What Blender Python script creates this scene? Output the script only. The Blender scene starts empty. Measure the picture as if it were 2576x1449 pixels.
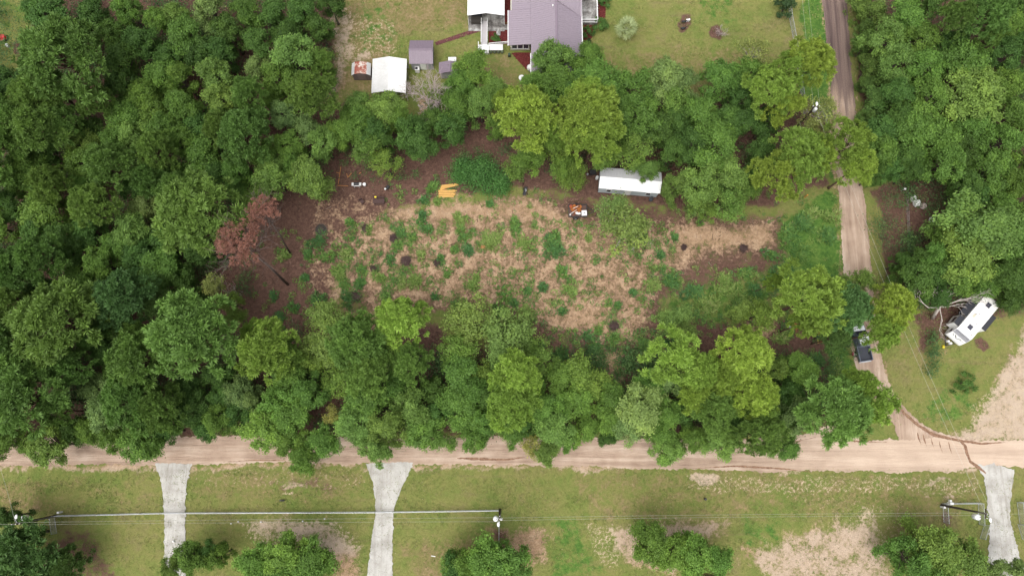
import bpy, math, random
import numpy as np
from mathutils import Vector, Matrix, noise as mnoise

scene = bpy.context.scene
C = scene.collection
R = math.radians
rng = np.random.default_rng(7)
random.seed(7)

# ------------------------------------------------------------------ camera
H = 105.0                      # drone height above the ground
TILT = R(10.65)                # from straight down, towards north (+y)
FD = 1786.0                    # focal length in units of the 2576 px wide survey of the photo
cam = bpy.data.cameras.new('camera')
cam_o = bpy.data.objects.new('camera', cam); C.objects.link(cam_o)
cam_o.location = (0, 0, H); cam_o.rotation_euler = (TILT, 0, 0)
cam.sensor_width = 36; cam.lens = 36 * FD / 2576
cam.clip_start = 0.5; cam.clip_end = 6000
scene.camera = cam_o

# ------------------------------------------------------------------ sky, sun, exposure
SUN_EL, SUN_AZ = 68, 215       # degrees; azimuth measured clockwise from north
w = bpy.data.worlds.new('World'); scene.world = w; w.use_nodes = True
nt = w.node_tree; nt.nodes.clear()
sky = nt.nodes.new('ShaderNodeTexSky'); sky.sky_type = 'NISHITA'; sky.sun_disc = False
sky.sun_elevation = R(SUN_EL); sky.sun_rotation = R(SUN_AZ)
sky.air_density = 1.0; sky.dust_density = 6.0; sky.ozone_density = 1.0
hs = nt.nodes.new('ShaderNodeHueSaturation'); hs.inputs['Saturation'].default_value = 0.25   # cloud cover: a nearly white sky
bg = nt.nodes.new('ShaderNodeBackground'); bg.inputs['Strength'].default_value = 0.15
wo = nt.nodes.new('ShaderNodeOutputWorld')
nt.links.new(sky.outputs[0], hs.inputs['Color']); nt.links.new(hs.outputs[0], bg.inputs[0]); nt.links.new(bg.outputs[0], wo.inputs[0])
sl = bpy.data.lights.new('sun', 'SUN'); sl.energy = 1.1; sl.angle = R(80); sl.color = (1, .965, .91)
so = bpy.data.objects.new('sun', sl); C.objects.link(so); so.location = (0, 0, 200)
az, el = R(SUN_AZ), R(SUN_EL)
sdir = Vector((math.sin(az) * math.cos(el), math.cos(az) * math.cos(el), math.sin(el)))
so.rotation_euler = sdir.to_track_quat('Z', 'Y').to_euler()
scene.view_settings.view_transform = 'Standard'; scene.view_settings.look = 'None'
scene.view_settings.gamma = 1; scene.view_settings.exposure = 0.58
scene.cycles.max_bounces = 5; scene.cycles.diffuse_bounces = 4; scene.cycles.transmission_bounces = 3
scene.cycles.caustics_reflective = False; scene.cycles.caustics_refractive = False

# ------------------------------------------------------------------ placing helpers
ct, st = math.cos(TILT), math.sin(TILT)
def G(dx, dy, z=0.0):
    """survey position (read off the photo) -> the point of the place at height z"""
    u = (dx - 1288) / FD; v = (724.5 - dy) / FD
    d = Vector((u, v * ct + st, v * st - ct)); t = (z - H) / d.z
    return Vector((d.x * t, d.y * t, z))
def toD(x, y):
    """numpy: ground point -> survey position"""
    dep = y * st + H * ct
    return 1288 + FD * x / dep, 724.5 - FD * (y * ct - H * st) / dep

def tag(o, label, cat, group=None, kind=None):
    o['label'] = label; o['category'] = cat
    if group: o['group'] = group
    if kind: o['kind'] = kind
    return o
def thing(name, loc, label, cat, group=None, rz=0):
    o = bpy.data.objects.new(name, None); C.objects.link(o)
    o.location = loc; o.rotation_euler = (0, 0, rz); o.empty_display_size = .3
    return tag(o, label, cat, group)

class MB:
    """collects shapes; build() links them as ONE mesh object"""
    def __init__(s): s.v = []; s.f = []
    def add(s, vs, fs):
        b = len(s.v); s.v += [tuple(p) for p in vs]; s.f += [tuple(i + b for i in q) for q in fs]; return s
    def box(s, c, d, rz=0, rx=0, ry=0, taper=1.0):
        M = Matrix.Translation(c) @ Matrix.Rotation(rz, 4, 'Z') @ Matrix.Rotation(ry, 4, 'Y') @ Matrix.Rotation(rx, 4, 'X')
        x, y, z = d[0] / 2, d[1] / 2, d[2] / 2; t = taper
        vs = [M @ Vector(p) for p in ((-x, -y, -z), (x, -y, -z), (x, y, -z), (-x, y, -z), (-x * t, -y * t, z), (x * t, -y * t, z), (x * t, y * t, z), (-x * t, y * t, z))]
        return s.add(vs, [(3, 2, 1, 0), (4, 5, 6, 7), (0, 1, 5, 4), (1, 2, 6, 5), (2, 3, 7, 6), (3, 0, 4, 7)])
    def bar(s, a, b, wd, ht=None):
        a, b = Vector(a), Vector(b); d = (b - a); L = d.length; d.normalize()
        up = Vector((0, 0, 1)) if abs(d.z) < .95 else Vector((0, 1, 0))
        sd = d.cross(up).normalized(); u2 = sd.cross(d); ht = ht or wd
        vs = []
        for p in (a, b):
            for i, j in ((-1, -1), (1, -1), (1, 1), (-1, 1)): vs.append(p + sd * i * wd / 2 + u2 * j * ht / 2)
        return s.add(vs, [(3, 2, 1, 0), (4, 5, 6, 7), (0, 1, 5, 4), (1, 2, 6, 5), (2, 3, 7, 6), (3, 0, 4, 7)])
    def tube(s, pts, rad, n=8, caps=True):
        pts = [Vector(p) for p in pts]; m = len(pts)
        if not hasattr(rad, '__len__'): rad = [rad] * m
        vs = []; prev = None
        for i, p in enumerate(pts):
            d = (pts[min(i + 1, m - 1)] - pts[max(i - 1, 0)]).normalized()
            if prev is None:
                ref = Vector((0, 0, 1)) if abs(d.z) < .9 else Vector((1, 0, 0)); a = d.cross(ref).normalized()
            else:
                a = (prev - d * prev.dot(d)).normalized()
            prev = a; b = d.cross(a)
            for k in range(n):
                t = 2 * math.pi * k / n; vs.append(p + (a * math.cos(t) + b * math.sin(t)) * rad[i])
        fs = []
        for i in range(m - 1):
            for k in range(n): fs.append((i * n + k, i * n + (k + 1) % n, (i + 1) * n + (k + 1) % n, (i + 1) * n + k))
        if caps: fs += [tuple(range(n - 1, -1, -1)), tuple(range((m - 1) * n, m * n))]
        return s.add(vs, fs)
    def cyl(s, c, r, h, n=14, axis='z', r2=None):
        c = Vector(c); a = {'z': Vector((0, 0, 1)), 'x': Vector((1, 0, 0)), 'y': Vector((0, 1, 0))}[axis] if isinstance(axis, str) else Vector(axis)
        return s.tube([c - a * h / 2, c + a * h / 2], [r, r if r2 is None else r2], n)
    def lathe(s, c, prof, n=14, sx=1, sy=1):
        c = Vector(c); vs = []
        for r, z in prof:
            for k in range(n):
                t = 2 * math.pi * k / n; vs.append(c + Vector((r * math.cos(t) * sx, r * math.sin(t) * sy, z)))
        m = len(prof); fs = []
        for i in range(m - 1):
            for k in range(n): fs.append((i * n + k, i * n + (k + 1) % n, (i + 1) * n + (k + 1) % n, (i + 1) * n + k))
        fs += [tuple(range(n - 1, -1, -1)), tuple(range((m - 1) * n, m * n))]
        return s.add(vs, fs)
    def slab(s, q, t):
        """four corners (counter-clockwise seen from outside) -> plate of thickness t below them"""
        q = [Vector(p) for p in q]; n = (q[1] - q[0]).cross(q[3] - q[0]).normalized()
        return s.add(q + [p - n * t for p in q], [(0, 1, 2, 3), (7, 6, 5, 4), (0, 4, 5, 1), (1, 5, 6, 2), (2, 6, 7, 3), (3, 7, 4, 0)])
    def ribs(s, q, step, wd=.05, ht=.035):
        """raised seams on a roof plate, running from edge q0q1 to edge q3q2"""
        q = [Vector(p) for p in q]; n = (q[1] - q[0]).cross(q[3] - q[0]).normalized()
        k = max(2, int((q[1] - q[0]).length / step))
        for i in range(k + 1):
            u = i / k; u = min(max(u, .006), .994)
            a = q[0].lerp(q[1], u); b = q[3].lerp(q[2], u)
            if (b - a).length < .1: continue
            sd = (b - a).cross(n).normalized() * wd / 2
            up = n * ht; lo = -n * .003
            vs = [a - sd + lo, a + sd + lo, b + sd + lo, b - sd + lo, a - sd * .5 + up, a + sd * .5 + up, b + sd * .5 + up, b - sd * .5 + up]
            s.add(vs, [(4, 5, 6, 7), (0, 1, 5, 4), (1, 2, 6, 5), (2, 3, 7, 6), (3, 0, 4, 7)])
        return s
    def blob(s, c, r, n=9, m=6, jit=.15, seed=0, zmin=-1.0):
        rr = random.Random(seed); c = Vector(c); vs = []; r = r if hasattr(r, '__len__') else (r, r, r)
        for i in range(m + 1):
            ph = math.pi * i / m
            for k in range(n):
                t = 2 * math.pi * k / n; j = 1 + rr.uniform(-jit, jit)
                vs.append(c + Vector((r[0] * math.sin(ph) * math.cos(t) * j, r[1] * math.sin(ph) * math.sin(t) * j, r[2] * max(zmin, -math.cos(ph)) * j)))
        fs = []
        for i in range(m):
            for k in range(n): fs.append((i * n + k, i * n + (k + 1) % n, (i + 1) * n + (k + 1) % n, (i + 1) * n + k))
        return s.add(vs, fs)
    def build(s, name, m, parent=None, smooth=False, world=True):
        o = Vector((0, 0, 0))
        if parent is not None and world:
            p = parent
            while p is not None: o += p.location; p = p.parent
        me = bpy.data.meshes.new(name); me.from_pydata([(a - o.x, b - o.y, c - o.z) for a, b, c in s.v], [], s.f)
        me.update()
        if smooth:
            for p in me.polygons: p.use_smooth = True
        me.materials.append(m)
        ob = bpy.data.objects.new(name, me); C.objects.link(ob)
        if parent is not None: ob.parent = parent
        return ob

# ------------------------------------------------------------------ materials
class NB:
    def __init__(s, name):
        s.m = bpy.data.materials.new(name); s.m.use_nodes = True; s.t = s.m.node_tree
        s.b = s.t.nodes['Principled BSDF']; s.out = s.t.nodes['Material Output']
    def n(s, t, **k):
        o = s.t.nodes.new('ShaderNode' + t)
        for a, b in k.items(): setattr(o, a, b)
        return o
    def l(s, a, b): s.t.links.new(a, b)
    def put(s, inp, x):
        if hasattr(x, 'links') or isinstance(x, bpy.types.NodeSocket): s.l(x, inp)
        elif hasattr(x, '__len__') and len(x) == 3 and inp.type == 'RGBA': inp.default_value = (*x, 1)
        else: inp.default_value = x
    def pos(s): return s.n('NewGeometry').outputs['Position']
    def obj(s): return s.n('TexCoord').outputs['Object']
    def map(s, v, scale=(1, 1, 1), rot=(0, 0, 0), loc=(0, 0, 0)):
        m = s.n('Mapping'); s.l(v, m.inputs[0]); m.inputs['Scale'].default_value = scale; m.inputs['Rotation'].default_value = rot; m.inputs['Location'].default_value = loc
        return m.outputs[0]
    def noise(s, v, sc, det=4, rough=.55, col=False, dist=0):
        o = s.n('TexNoise'); s.l(v, o.inputs['Vector']); o.inputs['Scale'].default_value = sc; o.inputs['Detail'].default_value = det
        o.inputs['Roughness'].default_value = rough; o.inputs['Distortion'].default_value = dist
        return o.outputs['Color' if col else 'Fac']
    def math(s, op, a, b=None, c=None, clamp=False):
        o = s.n('Math', operation=op, use_clamp=clamp); s.put(o.inputs[0], a)
        if b is not None: s.put(o.inputs[1], b)
        if c is not None: s.put(o.inputs[2], c)
        return o.outputs[0]
    def mix(s, f, a, b, blend='MIX'):
        o = s.n('Mix', data_type='RGBA', blend_type=blend); s.put(o.inputs[0], f); s.put(o.inputs[6], a); s.put(o.inputs[7], b); return o.outputs[2]
    def ramp(s, f, stops):
        o = s.n('ValToRGB'); s.l(f, o.inputs[0]); e = o.color_ramp.elements
        while len(e) < len(stops): e.new(.5)
        for i, (p, c) in enumerate(stops): e[i].position = p; e[i].color = (*c, 1) if len(c) == 3 else c
        return o.outputs[0]
    def attr(s, name): return s.n('Attribute', attribute_name=name)
    def bump(s, h, st=.4, d=.05):
        o = s.n('Bump'); o.inputs['Strength'].default_value = st; o.inputs['Distance'].default_value = d; s.l(h, o.inputs['Height']); s.l(o.outputs[0], s.b.inputs['Normal'])
    def fin(s, col, rough=.9, spec=.2, metal=0.0):
        s.put(s.b.inputs['Base Color'], col); s.put(s.b.inputs['Roughness'], rough); s.b.inputs['Specular IOR Level'].default_value = spec; s.put(s.b.inputs['Metallic'], metal)
        return s.m

_pc = {}
def paint(name, col, rough=.5, spec=.4, metal=0.0, wear=.12, scale=3.0, dirt=(.12, .10, .08), coat=0):
    """solid colour with blotchy wear and a little grime"""
    if name in _pc: return _pc[name]
    b = NB(name); p = b.obj(); n1 = b.noise(p, scale, 6, .6); n2 = b.noise(p, scale * 9, 3, .6)
    f = b.math('MULTIPLY', b.math('SUBTRACT', n1, .42, clamp=True), wear * 6, clamp=True)
    c = b.mix(f, col, tuple(a * .55 + d * .45 for a, d in zip(col, dirt)))
    g = b.math('MULTIPLY_ADD', n2, .3, .85); c = b.mix(1.0, c, g, 'MULTIPLY')
    b.fin(c, b.math('MULTIPLY_ADD', n1, .25, rough - .1), spec, metal)
    if coat: b.b.inputs['Coat Weight'].default_value = coat; b.b.inputs['Coat Roughness'].default_value = .05
    _pc[name] = b.m; return b.m

# -- ground: one sheet; what grows or lies where comes from per-vertex cover amounts, broken up by noise
def ground_material():
    b = NB('ground_cover'); p = b.pos()
    nL = b.noise(p, .09, 4); nM = b.noise(p, .55, 6, .62); nF = b.noise(p, 2.3, 6, .65); nX = b.noise(p, 9, 4, .7); nG = b.noise(p, 26, 2, .7)
    c1 = b.n('SeparateColor'); b.l(b.attr('cover_a').outputs['Color'], c1.inputs[0])
    c2 = b.n('SeparateColor'); b.l(b.attr('cover_b').outputs['Color'], c2.inputs[0])
    straw, sand, lush = c1.outputs[0], c1.outputs[1], c1.outputs[2]
    pale, dry, mulch = c2.outputs[0], c2.outputs[1], c2.outputs[2]
    def mask(wt, n, k=1.7, s=5, bias=0.0):
        a = b.math('MULTIPLY', b.math('SUBTRACT', n, .5), k)
        a = b.math('ADD', b.math('ADD', wt, a), -.5 + bias)
        a = b.math('MULTIPLY_ADD', a, s, .5, clamp=True)
        return b.math('MULTIPLY', a, b.math('MULTIPLY', wt, 8, clamp=True))
    nMF = b.math('ADD', b.math('MULTIPLY', nM, .55), b.math('MULTIPLY', nF, .45))
    nFX = b.math('ADD', b.math('MULTIPLY', nF, .5), b.math('MULTIPLY', nX, .5))
    nAll = b.math('ADD', b.math('MULTIPLY', nMF, .78), b.math('MULTIPLY', nX, .22))
    nB = b.noise(b.map(p, loc=(31, 17, 4)), .8, 6, .62); nB2 = b.math('ADD', b.math('MULTIPLY', nB, .6), b.math('MULTIPLY', nX, .4))
    grain = b.math('MULTIPLY_ADD', nG, .9, .55)
    rd = b.noise(b.map(p, loc=(7, 3, 0)), .95, 5, .6, dist=.9); ridge = b.math('SUBTRACT', 1, b.math('MULTIPLY', b.math('ABSOLUTE', b.math('SUBTRACT', rd, .5)), 20), clamp=True)
    ridge = b.math('MULTIPLY', ridge, b.math('MULTIPLY', b.math('SUBTRACT', nF, .46, clamp=True), 9, clamp=True), clamp=True)
    strk = b.noise(b.map(p, (.10, .75, 1), loc=(0, 9, 2)), 1, 5, .62)
    # mown grass
    g1 = b.ramp(b.math('ADD', b.math('MULTIPLY', nL, .5), b.math('MULTIPLY', nM, .5)), [(.32, (.105, .155, .036)), (.44, (.142, .170, .047)), (.54, (.180, .182, .060)), (.66, (.188, .165, .075))])
    g2 = b.ramp(nFX, [(.32, (.70, .74, .66)), (.5, (1, 1, 1)), (.68, (1.25, 1.18, 1.18))])
    col = b.mix(1, g1, g2, 'MULTIPLY')
    col = b.mix(b.math('MULTIPLY', b.math('SUBTRACT', strk, .55, clamp=True), 4, clamp=True), col, b.mix(1, (.175, .148, .070), g2, 'MULTIPLY'))
    # dry, thin grass
    d = b.mix(1, b.ramp(nMF, [(.35, (.135, .105, .046)), (.5, (.185, .150, .068)), (.66, (.25, .185, .105))]), g2, 'MULTIPLY')
    col = b.mix(mask(dry, nAll, 2.2, 3), col, d)
    # lush long grass
    lg = b.mix(1, b.ramp(nMF, [(.35, (.040, .095, .022)), (.5, (.075, .150, .030)), (.66, (.130, .190, .045))]), g2, 'MULTIPLY')
    col = b.mix(mask(lush, nB2, 2.6, 4.5), col, lg)
    # pine straw and leaf litter
    s1 = b.ramp(nFX, [(.30, (.042, .026, .020)), (.45, (.092, .052, .040)), (.58, (.150, .088, .066)), (.72, (.24, .155, .115))])
    col = b.mix(mask(straw, nAll, 2.4, 4), col, s1)
    # bare sand
    s2 = b.ramp(nMF, [(.34, (.21, .132, .082)), (.47, (.305, .202, .124)), (.58, (.38, .265, .170)), (.70, (.45, .33, .225))])
    s2 = b.mix(1, s2, b.ramp(nX, [(.30, (.62, .56, .54)), (.44, (1, 1, 1)), (.75, (1.08, 1.08, 1.08))]), 'MULTIPLY')
    s2 = b.mix(b.math('MULTIPLY', ridge, .55), s2, (.095, .060, .048))
    s2 = b.mix(b.math('MULTIPLY', b.math('MULTIPLY_ADD', b.math('SUBTRACT', nM, .5), 2.2, .95, clamp=True), b.math('MULTIPLY', pale, 1.5, clamp=True)), s2, b.mix(1, b.mix(nMF, (.30, .225, .16), (.53, .435, .345)), b.math('MULTIPLY_ADD', nX, .5, .75), 'MULTIPLY'))
    sm = mask(sand, nAll, 2.9, 3.2)
    col = b.mix(sm, col, s2)
    # scrapes of pale sand showing through the turf
    pm = mask(pale, nFX, 2.3, 8, -.22)
    col = b.mix(pm, col, b.mix(nM, (.36, .27, .17), (.54, .44, .32)))
    # red mulch
    col = b.mix(b.math('MULTIPLY_ADD', b.math('SUBTRACT', mulch, .5), 20, .5, clamp=True), col, b.ramp(nX, [(.3, (.045, .012, .012)), (.6, (.145, .035, .032)), (.75, (.21, .06, .05))]))
    col = b.mix(1, col, grain, 'MULTIPLY')
    b.fin(col, .95, .05)
    b.bump(b.math('ADD', b.math('MULTIPLY', nF, .6), b.math('MULTIPLY', nX, .4)), .9, .22)
    return b.m

# ------------------------------------------------------------------ ground: cover amounts painted in plan
def poly_w(px, py, poly, feather):
    """soft inside-ness of a plan polygon"""
    q = np.array(poly, float); n = len(q); ins = np.zeros(px.shape, bool); d = np.full(px.shape, 1e9)
    for i in range(n):
        x1, y1 = q[i]; x2, y2 = q[(i + 1) % n]
        c = ((y1 > py) != (y2 > py)) & (px < (x2 - x1) * (py - y1) / (y2 - y1 + 1e-9) + x1); ins ^= c
        vx, vy = x2 - x1, y2 - y1; t = np.clip(((px - x1) * vx + (py - y1) * vy) / (vx * vx + vy * vy + 1e-9), 0, 1)
        d = np.minimum(d, np.hypot(px - x1 - t * vx, py - y1 - t * vy))
    sd = np.where(ins, d, -d)
    return np.clip(sd / (2 * feather) + .5, 0, 1)
STRAW, SAND, LUSH, PALE, DRY, MULCH = range(6)
COVER = [  # (channel, amount, feather, polygon); later ones lower the others where they say so
 (STRAW, 1, 22, [(-300, 170), (30, 195), (95, 180), (80, 60), (70, -300), (835, -300), (840, 90), (825, 250), (850, 420), (870, 520), (810, 620), (850, 790), (870, 1095), (-300, 1110)]),
 (STRAW, 1, 18, [(820, 255), (1030, 300), (1250, 285), (1480, 230), (1720, 240), (2000, 220), (2075, 300), (2080, 460), (1950, 515), (1700, 520), (1500, 505), (1300, 470), (1120, 490), (960, 530), (860, 620), (780, 600)]),
 (SAND, .42, 30, [(800, 480), (1000, 500), (980, 900), (800, 860), (760, 640)]),
 (STRAW, .75, 25, [(640, 430), (980, 480), (930, 560), (880, 640), (840, 760), (960, 860), (640, 900)]),
 (STRAW, .95, 22, [(740, 850), (960, 810), (1120, 830), (1300, 910), (1540, 910), (1640, 800), (1900, 810), (2060, 800), (2090, 900), (2110, 1080), (1700, 1095), (840, 1095)]),
 (STRAW, .62, 18, [(1480, 650), (1560, 630), (1640, 650), (1610, 720), (1520, 730)]),
 (STRAW, .55, 16, [(1500, 780), (1590, 770), (1600, 860), (1500, 860)]),
 (STRAW, 1, 18, [(2150, -300), (3000, -300), (3000, 800), (2530, 790), (2380, 800), (2300, 760), (2262, 700), (2285, 620), (2270, 450), (2180, 420), (2165, 200)]),
 (STRAW, .75, 10, [(2195, 470), (2270, 450), (2290, 600), (2262, 680), (2225, 700), (2215, 600)]),
 (STRAW, .7, 16, [(2300, 780), (2420, 770), (2410, 850), (2310, 880)]),
 (STRAW, .9, 12, [(35, 108), (62, 98), (96, 105), (95, 150), (45, 158), (30, 135)]),
 (STRAW, .58, 30, [(140, 1325), (225, 1325), (260, 1380), (320, 1449), (330, 1700), (120, 1700), (60, 1400)]),
 (STRAW, .6, 10, [(1238, 1335), (1275, 1330), (1280, 1390), (1240, 1390)]),
 (STRAW, .55, 8, [(2366, 1265), (2392, 1280), (2388, 1370), (2360, 1350)]),
 (STRAW, .8, 5, [(2440, 858), (2468, 848), (2482, 880), (2468, 896), (2446, 885)]),
 (STRAW, .6, 14, [(2530, 890), (2600, 870), (2600, 1000), (2530, 1010)]),
 (STRAW, .7, 5, [(1708, 45), (1730, 37), (1742, 60), (1735, 80), (1712, 82), (1705, 62)]),
 (STRAW, .75, 5, [(1793, 70), (1815, 62), (1832, 82), (1815, 103), (1795, 92)]),
 (STRAW, .45, 10, [(640, 1205), (800, 1200), (900, 1228), (700, 1240)]),
 (STRAW, .66, 30, [(860, 520), (1400, 480), (1980, 540), (1980, 680), (1680, 760), (1660, 900), (1400, 920), (1200, 800), (860, 800)]),
 (LUSH, .50, 40, [(700, 590), (1500, 540), (1960, 560), (1980, 700), (1680, 900), (1400, 900), (1200, 800), (860, 780)]),
 (SAND, .57, 40, [(880, 545), (1000, 520), (1130, 500), (1340, 490), (1480, 545), (1640, 560), (1800, 545), (1960, 550), (1960, 630), (1780, 660), (1650, 720), (1650, 830), (1600, 880), (1450, 850), (1300, 790), (1000, 780), (890, 730), (860, 640)]),
 (SAND, .75, 22, [(960, 530), (1130, 500), (1340, 500), (1440, 540), (1440, 570), (1200, 560), (1000, 560)]),
 (SAND, .74, 25, [(1680, 560), (1950, 560), (1950, 625), (1700, 640)]),
 (SAND, .66, 25, [(1200, 720), (1480, 740), (1600, 800), (1580, 860), (1420, 840), (1300, 790)]),
 (SAND, .45, 20, [(1050, 470), (1180, 480), (1180, 520), (1040, 520)]),
 (SAND, .60, 16, [(1900, 790), (1960, 780), (1950, 860), (1880, 850)]),
 (SAND, .60, 14, [(1480, 860), (1570, 880), (1580, 960), (1500, 960)]),
 (SAND, .35, 25, [(1900, 700), (2000, 690), (1990, 760), (1880, 760)]),
 (SAND, .66, 26, [(600, 1315), (700, 1300), (850, 1310), (860, 1350), (918, 1370), (925, 1700), (840, 1700), (830, 1420), (760, 1360), (640, 1350)]),
 (SAND, .78, 10, [(690, 1210), (730, 1213), (790, 1226), (720, 1232)]),
 (SAND, .80, 24, [(1262, 1345), (1330, 1325), (1380, 1345), (1370, 1400), (1340, 1425), (1290, 1410)]),
 (SAND, .68, 22, [(1525, 1330), (1600, 1320), (1720, 1305), (1830, 1312), (1820, 1345), (1640, 1360), (1690, 1405), (1720, 1449), (1640, 1449), (1550, 1395)]),
 (SAND, .66, 30, [(1870, 1380), (1960, 1345), (2080, 1318), (2180, 1295), (2230, 1330), (2245, 1400), (2260, 1700), (1960, 1700), (1930, 1449), (1870, 1410)]),
 (SAND, .74, 22, [(2585, 800), (2552, 870), (2512, 940), (2480, 1010), (2440, 1070), (2380, 1092), (2400, 1120), (3000, 1120), (3000, 800)]),
 (SAND, .9, 6, [(1728, 1203), (1790, 1202), (1805, 1215), (1770, 1222), (1735, 1215)]),
 (SAND, .8, 6, [(2330, 1207), (2390, 1206), (2390, 1218), (2335, 1218)]),
 (SAND, .7, 6, [(2330, 1238), (2400, 1236), (2400, 1244), (2330, 1244)]),
 (SAND, .6, 20, [(830, 40), (880, 20), (900, 120), (870, 250), (835, 260)]),
 (SAND, .62, 8, [(890, 130), (930, 130), (930, 155), (890, 155)]),
 (SAND, .75, 12, [(1040, 240), (1095, 240), (1090, 290), (1050, 290)]),
 (LUSH, .62, 25, [(830, 610), (960, 570), (1020, 640), (1050, 720), (900, 770), (800, 740)]),
 (LUSH, .70, 35, [(1000, 600), (1480, 570), (1560, 700), (1450, 780), (1200, 740), (1020, 690)]),
 (LUSH, .52, 22, [(1600, 690), (1800, 680), (1990, 700), (1970, 790), (1800, 810), (1640, 780)]),
 (LUSH, 1, 16, [(1965, 560), (2060, 490), (2098, 470), (2120, 640), (2128, 800), (2150, 1000), (2060, 1060), (2040, 860), (1990, 720), (1950, 640)]),
 (LUSH, .8, 20, [(1440, 880), (1700, 870), (1820, 900), (1850, 1000), (1440, 990)]),
 (LUSH, .95, 12, [(2030, -300), (2075, -300), (2110, 470), (2010, 300)]),
 (LUSH, .5, 30, [(1750, -50), (1850, -50), (1850, 60), (1750, 60)]),
 (LUSH, .5, 15, [(2420, 930), (2470, 1020), (2420, 1075), (2300, 1060), (2320, 1020)]),
 (LUSH, .55, 20, [(1380, 1300), (1450, 1300), (1530, 1449), (1400, 1449)]),
 (LUSH, .45, 30, [(880, 0), (1000, 0), (1010, 130), (900, 150)]),
 (LUSH, .40, 25, [(-100, -100), (90, -100), (70, 100), (-100, 200)]),
 (LUSH, .5, 20, [(1860, 1300), (1990, 1310), (1950, 1360), (1860, 1390)]),
 (DRY, .62, 20, [(830, 0), (1000, -100), (1190, -100), (1190, 40), (1180, 70), (1000, 100), (960, 250), (830, 250)]),
 (DRY, .5, 20, [(1160, 130), (1330, 150), (1310, 240), (1170, 240)]),
 (DRY, .45, 30, [(1500, 120), (1900, 100), (2000, 140), (1960, 260), (1500, 240)]),
 (DRY, .40, 30, [(2200, 600), (2280, 780), (2420, 900), (2340, 960), (2250, 900)]),
 (DRY, .30, 25, [(-200, 1185), (400, 1185), (400, 1280), (-200, 1330)]),
 (DRY, .55, 25, [(-200, 1190), (120, 1200), (160, 1300), (-200, 1330)]),  # browner grass standing in for the cloud shade over the lower-left lawn
 (DRY, .42, 20, [(480, 1175), (930, 1175), (940, 1260), (480, 1270)]),
 (DRY, .42, 20, [(1400, 1180), (2460, 1190), (2460, 1300), (1500, 1310)]),
 (DRY, .55, 20, [(1000, 1370), (1260, 1310), (1260, 1440), (1050, 1500)]),
 (DRY, .45, 20, [(2200, 1300), (2380, 1320), (2340, 1400), (2230, 1400)]),
 (PALE, .58, 14, [(840, 10), (1000, 40), (1010, 140), (960, 160), (880, 170), (835, 260)]),
 (PALE, .50, 14, [(1080, 30), (1140, 30), (1140, 80), (1080, 80)]),
 (PALE, .36, 20, [(1620, 140), (1760, 130), (1760, 220), (1620, 220)]),
 (PALE, .42, 8, [(0, 1182), (390, 1178), (390, 1200), (0, 1205)]),
 (PALE, .52, 12, [(480, 1175), (930, 1175), (930, 1245), (480, 1225)]),
 (PALE, .42, 14, [(1040, 1175), (1500, 1180), (1500, 1215), (1040, 1200)]),
 (PALE, .60, 12, [(1720, 1190), (2470, 1195), (2470, 1245), (1800, 1250), (1720, 1235)]),
 (PALE, .52, 30, [(1900, 1200), (2300, 1250), (2300, 1400), (2180, 1400), (2060, 1290), (1900, 1260)]),
 (PALE, .62, 12, [(1440, 1300), (1560, 1320), (1560, 1420), (1520, 1440), (1480, 1360)]),
 (PALE, .62, 14, [(600, 1300), (860, 1305), (930, 1380), (830, 1400), (620, 1370)]),
 (PALE, .75, 10, [(2150, 1270), (2195, 1265), (2215, 1300), (2190, 1325), (2165, 1310)]),
 (PALE, .85, 6, [(700, 1238), (740, 1236), (745, 1251), (705, 1252)]),
 (PALE, .62, 12, [(2440, 1020), (2500, 960), (2580, 900), (2600, 1110), (2430, 1100)]),
 (PALE, .42, 14, [(1110, 140), (1160, 110), (1180, 160), (1110, 180)]),
 (PALE, .62, 14, [(2560, 830), (2525, 930), (2480, 1040), (2400, 1090), (2400, 1120), (3000, 1120), (3000, 820)]),
 (PALE, .5, 16, [(1900, 1370), (2180, 1300), (2240, 1400), (2260, 1700), (1930, 1700)]),
 (PALE, .4, 14, [(1530, 1320), (1830, 1310), (1700, 1449), (1560, 1400)]),
 (PALE, .46, 7, [(-200, 1172), (2460, 1172), (2460, 1188), (-200, 1188)]),
 (SAND, .62, 7, [(-200, 1165), (900, 1160), (2460, 1176), (2460, 1190), (900, 1178), (-200, 1184)]),
 (SAND, .6, 8, [(2058, -100), (2070, -100), (2112, 480), (2120, 660), (2132, 860), (2118, 860), (2098, 480)]),
 (SAND, .6, 8, [(2130, -100), (2142, -100), (2176, 460), (2204, 740), (2236, 940), (2222, 940), (2192, 740)]),
 (PALE, .5, 6, [(384, 1166), (400, 1166), (412, 1240), (416, 1449), (406, 1449), (402, 1260)]),
 (PALE, .5, 6, [(480, 1166), (492, 1166), (476, 1240), (478, 1449), (466, 1449), (464, 1240)]),
 (PALE, .5, 6, [(1030, 1166), (1046, 1164), (1004, 1262), (996, 1449), (984, 1449), (988, 1280)]),
 (PALE, .5, 6, [(912, 1166), (926, 1166), (948, 1260), (930, 1449), (914, 1449), (938, 1280)]),
 (MULCH, 1, 2.5, [(1229, 54), (1285, 60), (1285, 112), (1229, 112)]),
 (MULCH, 1, 2.5, [(1180, 54), (1212, 52), (1212, 76), (1186, 72)]),
 (MULCH, 1, 2.5, [(1284, 132), (1340, 132), (1340, 180), (1322, 174)]),
 (MULCH, 1, 2.5, [(1262, -100), (1292, -100), (1292, 60), (1266, 56)]),
 (MULCH, 1, 3, [(1470, 58), (1525, -20), (1523, 50), (1500, 60), (1490, 95), (1468, 120)]),
]
GX = np.concatenate([-95 - np.geomspace(2500, 3, 16), np.arange(-95, 95.01, .36), 95 + np.geomspace(3, 2500, 16)])
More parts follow.
